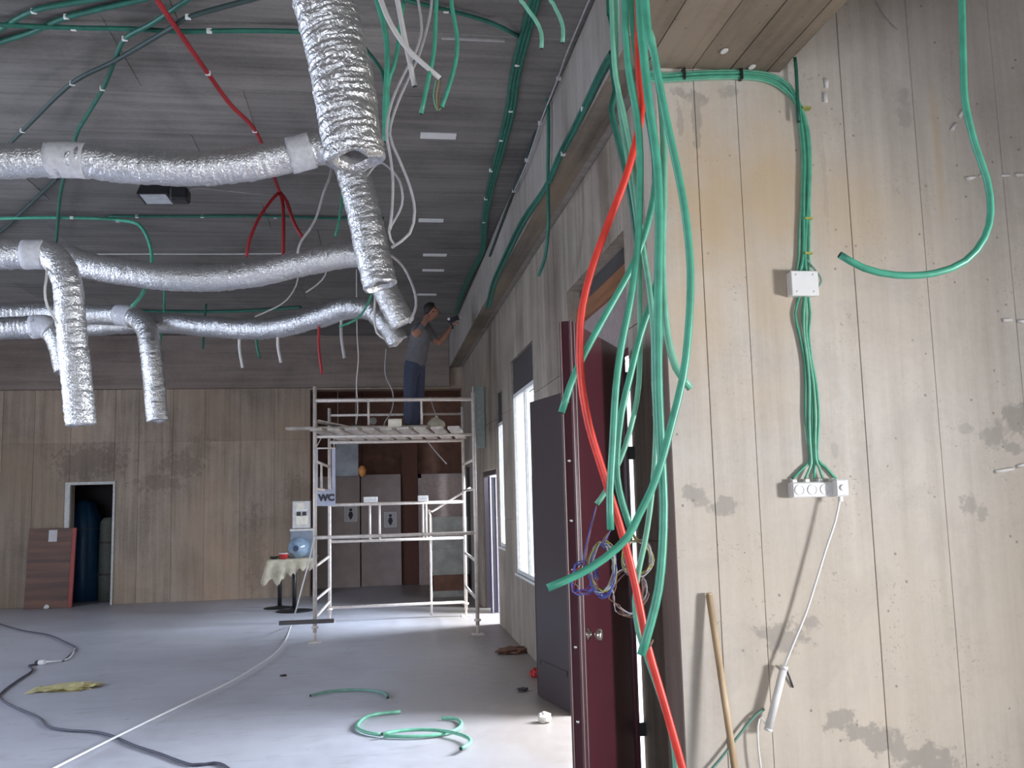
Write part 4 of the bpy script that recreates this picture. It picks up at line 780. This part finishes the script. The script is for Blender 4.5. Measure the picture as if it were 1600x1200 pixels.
segs = [('shirt', (0, 1, 2, 3, 16, 20)), ('jean', (6, 7, 8, 11, 12, 13)), ('shoe', (9, 10, 14, 15)), ('skin', (4, 5, 17, 18, 19, 21, 22, 23, n0, n0+1, n0+2, n0+3, n0+4))]
idx = {'skin': 0, 'shirt': 1, 'jean': 2, 'shoe': 3}; bias = {16: .025, 17: .0, 20: .04, 21: -.03}; lut = [(Vector(J0[i][0]), idx[s], J0[i][1]+bias.get(i, 0)) for s, ii in segs for i in ii]
hipz = at(650, 572, 1, PY).z; anz = ZD+.09
for f in bm.faces:
    c = f.calc_center_median(); f.smooth = True
    k = min(lut, key=lambda q: (q[0]-c).length-q[2])[1]
    if c.z < hipz and k == 1: k = 2
    if k in (2, 3): k = 3 if c.z < anz else 2
    f.material_index = k
zmin = min(v.co.z for v in bm.verts)
for v in bm.verts:
    if v.co.z < ZD+.002: v.co.z = ZD+.002
pb = kid(obj('body', bm, M_skin, smooth=True, mats=[M_skin, M_shirt, M_jean, M_shoe]), pf)
bm = bmesh.new(); bmesh.ops.create_icosphere(bm, subdivisions=3, radius=1)
for v in bm.verts:
    c = v.co.copy(); v.co = hd+look*(c.x*.105-.012)+upv*(c.z*.105+.045)+sid*c.y*.092+noise.noise_vector(c*6)*.006
bmesh.ops.delete(bm, geom=[v for v in bm.verts if (v.co-hd).dot(look) > .045 and (v.co-hd).dot(upv) < .085 or (v.co-hd).dot(upv) < -.03], context='VERTS')
kid(obj('hair', bm, M_hair, smooth=True), pf)
for s_ in (-1, 1):
    bm = bmesh.new(); lathe(bm, [(.006, 0), (.011, .004), (.006, .009)], hd+look*.088+upv*.028+sid*.032*s_, 8, look); kid(obj('eye', bm, M_white), pb)
    bm = bmesh.new(); bmesh.ops.create_icosphere(bm, subdivisions=2, radius=.028)
    for v in bm.verts: v.co = hd+look*(v.co.x*.7-.0)+upv*(v.co.z*1.15+.01)+sid*(v.co.y*.35+.088*s_)
    kid(obj('ear', bm, M_skin, smooth=True), pb)
bm = bmesh.new(); box(bm, (0, 0, 0), (.004, .045, .010))
for v in bm.verts: c = v.co.copy(); v.co = hd+look*(.092+c.x)+upv*(-.05+c.z)+sid*(c.y-.0225)
kid(obj('mouth', bm, M_dred), pb)
# cordless drill in the raised far hand
p = Vector(J0[23][0])+Vector((.03, -.01, .05)); dr_ = thing('hand_drill', 'dark hand drill with a small bright lamp held up by the worker', 'drill', p)
rodo('body', p+Vector((-.07, 0, .05)), p+Vector((.09, .02, .10)), .032, M_blackc, dr_, 12); rodo('chuck', p+Vector((.09, .02, .10)), p+Vector((.15, .03, .12)), .018, M_galv, dr_, 10); rodo('handle', p+Vector((-.03, 0, .06)), p+Vector((.0, -.01, -.07)), .019, M_blackc, dr_, 10)
bm = bmesh.new(); lathe(bm, [(.02, 0), (.022, .006), (.012, .012)], p+Vector((-.055, -.034, .07)), 12, Vector((-.3, -1, 0))); kid(obj('lamp', bm, M_white, smooth=True), dr_)

# ------------------------------------------------------------------ items along the back wall
yb = YB-.24; a, b = at(37, 945, 1, yb), at(112, 945, 1, yb); zt = at(70, 826, 1, yb+.1).z
bd = thing('wooden_board', 'walnut brown board with red edge and white sticker leaning by the store doorway', 'board', ((a.x+b.x)/2, yb, 0))
def lean(name, x0, x1, z0, z1, d0, d1, m, parent, bev=.003):
    bm = bmesh.new(); box(bm, (x0, d0, z0), (x1, d1, z1), bev)
    for v in bm.verts: v.co = Vector((v.co.x, yb+v.co.y+v.co.z*.10, v.co.z))
    return kid(obj(name, bm, m), parent)
bp_ = lean('panel', a.x, b.x-.07, .0, zt, 0, .05, M_walnut, bd); lean('red_edge', b.x-.07, b.x, .0, zt, 0, .05, M_redEdge, bd)
s0, s1 = at(72, 847, 1, yb), at(86, 827, 1, yb); lean('sticker', s0.x, s1.x, zt-.24, zt-.03, -.004, .001, M_paper, bp_, 0)
# store room contents
p = at(125, 940, 1, 19.3)
tp = thing('blue_tarpaulin', 'dark blue draped tarpaulin heap standing inside the store doorway', 'tarpaulin', (p.x, 19.4, 0))
bm = bmesh.new(); lathe(bm, [(.40, 0), (.40, .5), (.37, 1.0), (.33, 1.5), (.20, 1.85), (.05, 1.95)], (p.x, 19.4, .0), 28)
for v in bm.verts:
    an = math.atan2(v.co.y-19.4, v.co.x-p.x); k = 1+.08*math.sin(an*9+v.co.z)+.05*noise.noise(v.co*3); v.co.x = p.x+(v.co.x-p.x)*k; v.co.y = 19.4+(v.co.y-19.4)*k
kid(obj('sheet', bm, M_bluetarp, smooth=True), tp)
bm = bmesh.new(); lathe(bm, [(.345, 0), (.355, .012), (.345, .024)], (p.x, 19.4, 1.36), 24); kid(obj('rope', bm, M_dkblue, smooth=True), tp)
p = at(167, 940, 1, 18.95)
sk = thing('sack_roll', 'grey rolled sack leaning upright at the right side of the store doorway', 'sack', (p.x, 19.0, 0))
bm = bmesh.new(); lathe(bm, [(.16, 0), (.17, .4), (.17, 1.1), (.15, 1.5), (.10, 1.58)], (p.x, 18.95, 0), 20)
for v in bm.verts: v.co += noise.noise_vector(v.co*4)*.02*(1 if v.co.z > .05 else 0)
kid(obj('roll', bm, M_sack, smooth=True), sk)
for z in (.5, 1.1): 
    bm = bmesh.new(); lathe(bm, [(.175, 0), (.182, .015), (.175, .03)], (p.x, 18.95, z), 20); kid(obj('strap', bm, M_dark), sk)
# little table with cloth, water bottle, dispenser
YT = at(460, 955, 2, 0).y; a, b = at(420, 874, 1, YT), at(494, 874, 1, YT); zt = a.z
tb = thing('cloth_table', 'small table under a stained beige cloth on a round black foot', 'table', ((a.x+b.x)/2, YT+.2, 0))
pc = at(460, 955, 1, YT); bm = bmesh.new(); lathe(bm, [(.30, 0), (.30, .012), (.10, .03), (.035, .05)], (pc.x, YT, 0), 26); kid(obj('foot', bm, M_black), tb); rodo('column', (pc.x, YT, .04), (pc.x, YT, zt-.02), .035, M_black, tb)
p2 = at(437, 940, 1, YT+.55); rodo('column', (p2.x, YT+.55, .04), (p2.x, YT+.55, zt-.02), .035, M_black, tb); bm = bmesh.new(); lathe(bm, [(.26, 0), (.26, .012), (.10, .03), (.035, .05)], (p2.x, YT+.55, 0), 26); kid(obj('foot', bm, M_black), tb)
boxo('tabletop', (a.x+.02, YT-.25, zt-.03), (b.x, YT+.75, zt-.004), M_dark, tb)
bm = bmesh.new(); NX, NV = 26, 9                                     # cloth: a top sheet and a hanging front with uneven hem
gx = [a.x+(b.x-a.x)*i/NX for i in range(NX+1)]
hem = lambda i: (.36+.06*math.sin(i*1.3)) if i < NX*.35 else (.25+.04*math.sin(i*2.1) if i < NX*.6 else .17+.03*math.sin(i*1.7))
rows = [[bm.verts.new((x, YT+.75, zt)) for x in gx]]
for j in range(NV+1): rows.append([bm.verts.new((x-(.10*(1-i/NX*4) if i < NX/4 else 0)*j/NV, YT-.27-.03*math.sin(i*1.1)*j/NV, zt-hem(i)*j/NV)) for i, x in enumerate(gx)])
for A_, B_ in zip(rows, rows[1:]):
    for i in range(NX): bm.faces.new((A_[i], A_[i+1], B_[i+1], B_[i]))
o = obj('cloth', bm, M_cloth, smooth=True); so = o.modifiers.new('thickness', 'SOLIDIFY'); so.thickness = .004; so.offset = 1
o['category'] = 'tablecloth'; o['label'] = 'stained beige cloth draped unevenly over the small table'
a2, b2 = at(452, 872, 1, YT), at(489, 826, 1, YT)
cr = thing('crate', 'grey-blue crate on the cloth-covered table under the dispenser', 'crate', ((a2.x+b2.x)/2, YT+.3, zt)); boxo('body', (a2.x, YT+.16, zt+.006), (b2.x, YT+.55, b2.z), plain('blue_grey', (.22, .25, .30), .6), cr, .008); boxo('rim', (a2.x-.01, YT+.15, b2.z-.04), (b2.x+.01, YT+.56, b2.z), M_silver, cr, .004)
c = at(467, 852, 1, YT+.0); R = .17
bt = thing('water_bottle', 'big blue water bottle lying end-on on the cloth table', 'bottle', (c.x, YT, zt)); c = Vector((c.x, YT+.12, zt+R+.004))
bm = bmesh.new(); lathe(bm, [(.04, -.30), (.045, -.25), (.10, -.22), (.155, -.17), (R, -.12), (R, 0), (R*.95, .01), (R*.95, .03), (R, .04)], c, 26, Vector((.10, .99, 0))); kid(obj('body', bm, M_bluewater, smooth=True), bt)
bm = bmesh.new(); lathe(bm, [(.045, 0), (.045, .03), (.035, .036)], c+Vector((-.03, -.30, 0)), 16, Vector((-.10, -.99, 0))); kid(obj('cap', bm, M_cap), bt)
a3, b3 = at(457, 825, 1, YT+.3), at(485, 782, 1, YT+.3)
ds = thing('water_dispenser', 'silver countertop water dispenser with cream front standing on the crate', 'dispenser', ((a3.x+b3.x)/2, YT+.35, b2.z)); z0 = b2.z
boxo('case', (a3.x, YT+.22, z0), (b3.x, YT+.5, b3.z), M_silver, ds, .01); w_ = b3.x-a3.x
dbay = boxo('drip_bay', (a3.x+w_*.22, YT+.206, z0+.06), (b3.x-w_*.14, YT+.222, z0+(b3.z-z0)*.46), M_cream, ds, .006); boxo('front', (a3.x+w_*.24, YT+.20, b3.z-.15), (b3.x-w_*.30, YT+.222, b3.z-.03), M_cream, ds, .006); boxo('panel_strip', (a3.x+w_*.22, YT+.204, z0+(b3.z-z0)*.62), (b3.x-w_*.14, YT+.222, z0+(b3.z-z0)*.70), M_white, ds, .004)
for u in (.36, .68): boxo('tap', (a3.x+w_*u-.03, YT+.16, z0+(b3.z-z0)*.47), (a3.x+w_*u+.035, YT+.205, z0+(b3.z-z0)*.60), M_black, dbay, .006)
p = at(444, 870, 1, YT-.05); rc = thing('red_cup', 'red plastic tub on the cloth table left of the water bottle', 'tub', (p.x, YT, zt)); bm = bmesh.new(); lathe(bm, [(.055, 0), (.075, .07), (.08, .09), (.07, .09), (.05, .02)], (p.x, YT-.12, zt+.006), 16); kid(obj('body', bm, M_redp, smooth=True), rc); bm = bmesh.new(); lathe(bm, [(.082, 0), (.084, .008), (.078, .012)], (p.x, YT-.12, zt+.09), 16); kid(obj('rim', bm, M_white), rc)
p = at(428, 870, 1, YT-.05); bc = thing('dark_bowl', 'small dark bowl at the left end of the cloth table', 'bowl', (p.x, YT, zt)); bm = bmesh.new(); lathe(bm, [(.04, 0), (.06, .03), (.065, .045), (.055, .045), (.03, .01)], (p.x, YT-.1, zt+.006), 14); kid(obj('body', bm, M_black), bc); bm = bmesh.new(); lathe(bm, [(.067, 0), (.067, .005)], (p.x, YT-.1, zt+.048), 14); kid(obj('rim', bm, M_dark), bc)
# lobby boards and doors seen through the tower
def standing(name, label, cat, x0, x1, ytop, yv, m, th=.05, extra=None, z0=.0):
    a, b = at(x0, ytop, 1, yv), at(x1, ytop, 1, yv); t = thing(name, label, cat, ((a.x+b.x)/2, yv, z0)); boxo('panel', (a.x, yv, z0), (b.x, yv+th, a.z), m, t, .004); return t, a, b
t, a, b = standing('door_panel', 'grey-brown lobby door with a figure sign, left of the three behind the scaffold', 'door', 497, 562, 745, 19.9, M_door)
boxo('stile', (a.x-.03, 19.89, 0), (a.x+.05, 19.9, a.z), M_door, t); boxo('stile', (b.x-.06, 19.89, 0), (b.x, 19.9, a.z), M_door, t); boxo('cross_rail', (a.x, 19.892, 1.0), (b.x, 19.9, 1.08), M_door, t)
def sign(px, py, label, yv):
    c = at(px, py, 1, yv); dy_ = yv-19.86; s = thing('figure_sign', label, 'sign', c); boxo('card', (c.x-.12, 19.86+dy_, c.z-.15), (c.x+.12, 19.866+dy_, c.z+.15), M_paper, s)
    bm = bmesh.new(); lathe(bm, [(.032, 0), (.032, .004)], (c.x, 19.86+dy_, c.z+.085), 14, Vector((0, -1, 0))); kid(obj('figure_head', bm, M_ink), s)
    bm = bmesh.new(); v = [bm.verts.new((c.x+x, 19.857+dy_-d, c.z+z)) for d in (0, .003) for x, z in ((-.03, .045), (.03, .045), (.05, -.03), (.015, -.11), (-.015, -.11), (-.05, -.03))]
    bm.faces.new(v[:6]); bm.faces.new(v[6:][::-1])
    for k in range(6): bm.faces.new((v[k], v[(k+1) % 6], v[6+(k+1) % 6], v[6+k]))
    kid(obj('figure_body', bm, M_ink), s); boxo('border', (c.x-.13, 19.864+dy_, c.z-.16), (c.x+.13, 19.868+dy_, c.z+.16), M_white, s)
sign(548, 803, 'white toilet figure sign on the left lobby door', 19.884)
t, a, b = standing('door_panel', 'grey-brown lobby door with faint sign, middle one behind the scaffold', 'door', 564, 626, 742, 19.95, M_door)
boxo('stile', (a.x, 19.94, 0), (a.x+.06, 19.95, a.z), M_door, t); boxo('cross_rail', (a.x, 19.942, 1.0), (b.x, 19.95, 1.07), M_door, t)
sign(610, 812, 'faint toilet figure sign on the middle lobby door', 19.934)
t, a, b = standing('board', 'red-brown upright board between the middle and right lobby doors', 'board', 628, 652, 690, 20.05, M_redcol); boxo('edge_lath', (a.x-.012, 20.04, 0), (a.x+.02, 20.05, a.z), M_redcol, t)
t, a, b = standing('door_panel', 'pale brown lobby door, right one behind the scaffold', 'door', 653, 737, 741, 19.8, plain('tan_door', (.46, .35, .30), .6)); boxo('stile', (a.x, 19.79, 0), (a.x+.07, 19.8, a.z), M_door, t); boxo('head_rail', (a.x, 19.79, a.z-.08), (b.x, 19.8, a.z), M_door, t)
t, a, b = standing('glazed_sheet', 'tall dusty grey-green sheet leaning at the right of the lobby', 'sheet', 674, 733, 808, 17.2, M_pane, .03)
boxo('frame_bar', (a.x-.02, 17.18, 0), (a.x+.02, 17.22, a.z), M_galv, t); boxo('frame_bar', (b.x-.03, 17.18, 0), (b.x+.06, 17.22, a.z+.9), M_black, t); boxo('cross_bar', (a.x, 17.18, .85), (b.x, 17.2, .88), M_pane, t); boxo('cross_bar', (a.x, 17.18, .42), (b.x, 17.2, .45), M_pane, t); boxo('cross_bar', (a.x, 17.18, .12), (b.x, 17.2, .40), M_brown, t)
t, a, b = standing('blue_grey_sheet', 'blue-grey sheet hanging in the lobby opening left side, above the toilet door', 'sheet', 524, 560, 693, 18.9, plain('blue_grey_sheet', (.27, .28, .30), .4, var=.25, scale=5), .012, None, at(540, 744, 1, 18.9).z); rodo('top_bar', (a.x, 18.9, a.z), (b.x, 18.9, a.z), .015, M_galv, t); rodo('hanger', (a.x+.05, 18.9, a.z), (a.x+.05, 18.9, 4.0), .006, M_galv, t); rodo('hanger', (b.x-.05, 18.9, a.z), (b.x-.05, 18.9, 4.0), .006, M_galv, t)
p = at(566, 737, 1, 18.85); t = thing('hanging_lamp', 'small glowing orange lamp hanging in the lobby', 'lamp', p); bm = bmesh.new(); lathe(bm, [(.02, 0), (.07, .05), (.08, .13), (.05, .2), (.02, .22)], (p.x, 18.85, p.z-.1), 14); o = kid(obj('shade', bm, M_orange, smooth=True), t); rodo('cord', (p.x, 18.85, p.z+.1), (p.x, 18.85, 4.0), .008, M_black, t)
# pale metal panel standing on edge at the right end of the tower
a, b = at(741, 700, 1, 14.44), at(756, 604, 1, 14.44)
t = thing('metal_sheet', 'grey-green metal sheet hung upright on the right end of the scaffold', 'sheet', ((a.x+b.x)/2, 14.44, a.z)); boxo('panel', (a.x, 14.43, a.z), (b.x, 14.45, b.z), plain('grey_green_metal', (.26, .30, .28), .4, .2), t, .003); boxo('fold', (a.x-.015, 14.40, a.z), (a.x, 14.45, b.z), M_galv, t, .003)

# ------------------------------------------------------------------ things on the floor
pipe('dark cable snaking over the floor at left', Z_([(-150, 957), (-40, 962), (0, 975), (35, 985), (75, 992), (105, 1005), (118, 1013), (107, 1026), (98, 1033)]), .010, M_dkblue, name='cable', cat='cable', cap=None)
pipe('white cord piece joining two dark cables on the floor at left', Z_([(118, 1013), (108, 1028), (90, 1033), (72, 1034)], .014), .009, M_white, name='cord', cat='cord', cap=None)
p = at(66, 1036, 2, .02); t = thing('plug', 'white plug joining cables on the floor at left', 'plug', (p.x, p.y, 0)); boxo('body', (p.x-.04, p.y-.045, .002), (p.x+.035, p.y+.045, .055), M_white, t, .012); boxo('socket_end', (p.x-.075, p.y-.035, .004), (p.x-.04, p.y+.035, .05), M_blackc, t, .006)
pipe('long dark cable winding over the floor from left edge to bottom', Z_([(60, 1038), (45, 1040), (50, 1048), (25, 1065), (2, 1083), (2, 1093), (25, 1106), (60, 1121), (75, 1135), (105, 1141), (150, 1144), (180, 1152), (210, 1165), (250, 1178), (300, 1195), (335, 1192), (356, 1200), (380, 1230), (430, 1290)]), .0105, M_dkblue, name='cable', cat='cable', cap=None)
pipe('white cord running from the scaffold across the floor to the bottom left', YV([(492, 836, 12.3), (482, 880, 12.0), (470, 925, 11.9), (462, 955, 11.9)])+Z_([(455, 977), (445, 1002), (430, 1020), (405, 1038), (360, 1065), (260, 1113), (180, 1152), (85, 1200), (-60, 1275), (-300, 1390)], .03), .0085, M_white, name='cord', cat='cord', cap=None)
pipe('short green pipe offcut lying alone on the floor', Z_([(485, 1087), (510, 1081), (545, 1078), (580, 1079), (600, 1083), (606, 1090)], .02), .014, M_greycond)
pipe('curved green pipe offcut on the floor, left one of the tangled three', Z_([(626, 1112), (600, 1114), (575, 1119), (560, 1130), (559, 1138), (575, 1145), (595, 1148)], .02), .014, M_green2)
pipe('curved green pipe offcut on the floor, S-shaped one ending lowest', Z_([(597, 1147), (625, 1142), (662, 1140), (700, 1143), (728, 1151), (735, 1160), (720, 1170)], .04), .014, M_green2)
pipe('curved green pipe offcut on the floor, hooked one at the right', Z_([(600, 1150), (650, 1151), (692, 1147), (715, 1139), (721, 1130), (712, 1123), (690, 1122)], .02), .014, M_green2)
def blob(name, label, cat, px, py, rx, ry, rz, m, amp=.35, parts=None):
    p = at(px, py, 2, 0); t = thing(name, label, cat, (p.x, p.y, 0)); bm = bmesh.new(); bmesh.ops.create_icosphere(bm, subdivisions=3, radius=1)
    for v in bm.verts:
        c = v.co.copy(); k = 1+amp*noise.noise(c*2.2+Vector((px, py, 0))); v.co = Vector((p.x+c.x*rx*k, p.y+c.y*ry*k, max(.002, rz*.8+c.z*rz*k)))
    kid(obj('lump', bm, m), t); return t, p
t, p = blob('crumpled_film', 'crumpled yellow plastic film lying flat on the floor at left', 'plastic film', 115, 1076, .24, .14, .028, M_yellow, .9)
bm = bmesh.new(); bmesh.ops.create_grid(bm, x_segments=14, y_segments=6, size=1)
for v in bm.verts: c = v.co.copy(); v.co = Vector((p.x-.15+c.x*.26, p.y+c.y*.12*(1-.4*c.x), .004+.035*abs(noise.noise(c*3))))
o = kid(obj('flap', bm, M_yellow, smooth=True), t); so = o.modifiers.new('thickness', 'SOLIDIFY'); so.thickness = .002
blob('stone', 'pale stone lying at the foot of the dark door leaf', 'stone', 851, 1129, .055, .05, .045, M_stone)
blob('rag', 'crumpled red wrapper by the right wall near the dark door leaf', 'wrapper', 836, 1058, .05, .05, .05, M_redp, .6)
blob('dirt_clod', 'small dark clod on the floor left of the red wrapper', 'clod', 817, 1080, .05, .03, .02, M_dark, .6)
blob('dirt_clod', 'small dark chip on the bare floor left of the pipe offcuts', 'chip', 443, 1057, .035, .02, .012, M_dark, .5)
blob('dirt_heap', 'dark heap of dirt against the foot of the right wall', 'rubble', 800, 1020, .16, .12, .035, M_brown, .8)
blob('paper_ball', 'white scrap on the floor in front of the walnut board', 'scrap', 73, 951, .045, .045, .04, M_plaster, .5)
blob('paper_ball', 'tiny white scrap on the floor at the left end of the walnut board', 'scrap', 28, 945, .03, .03, .03, M_plaster, .5)
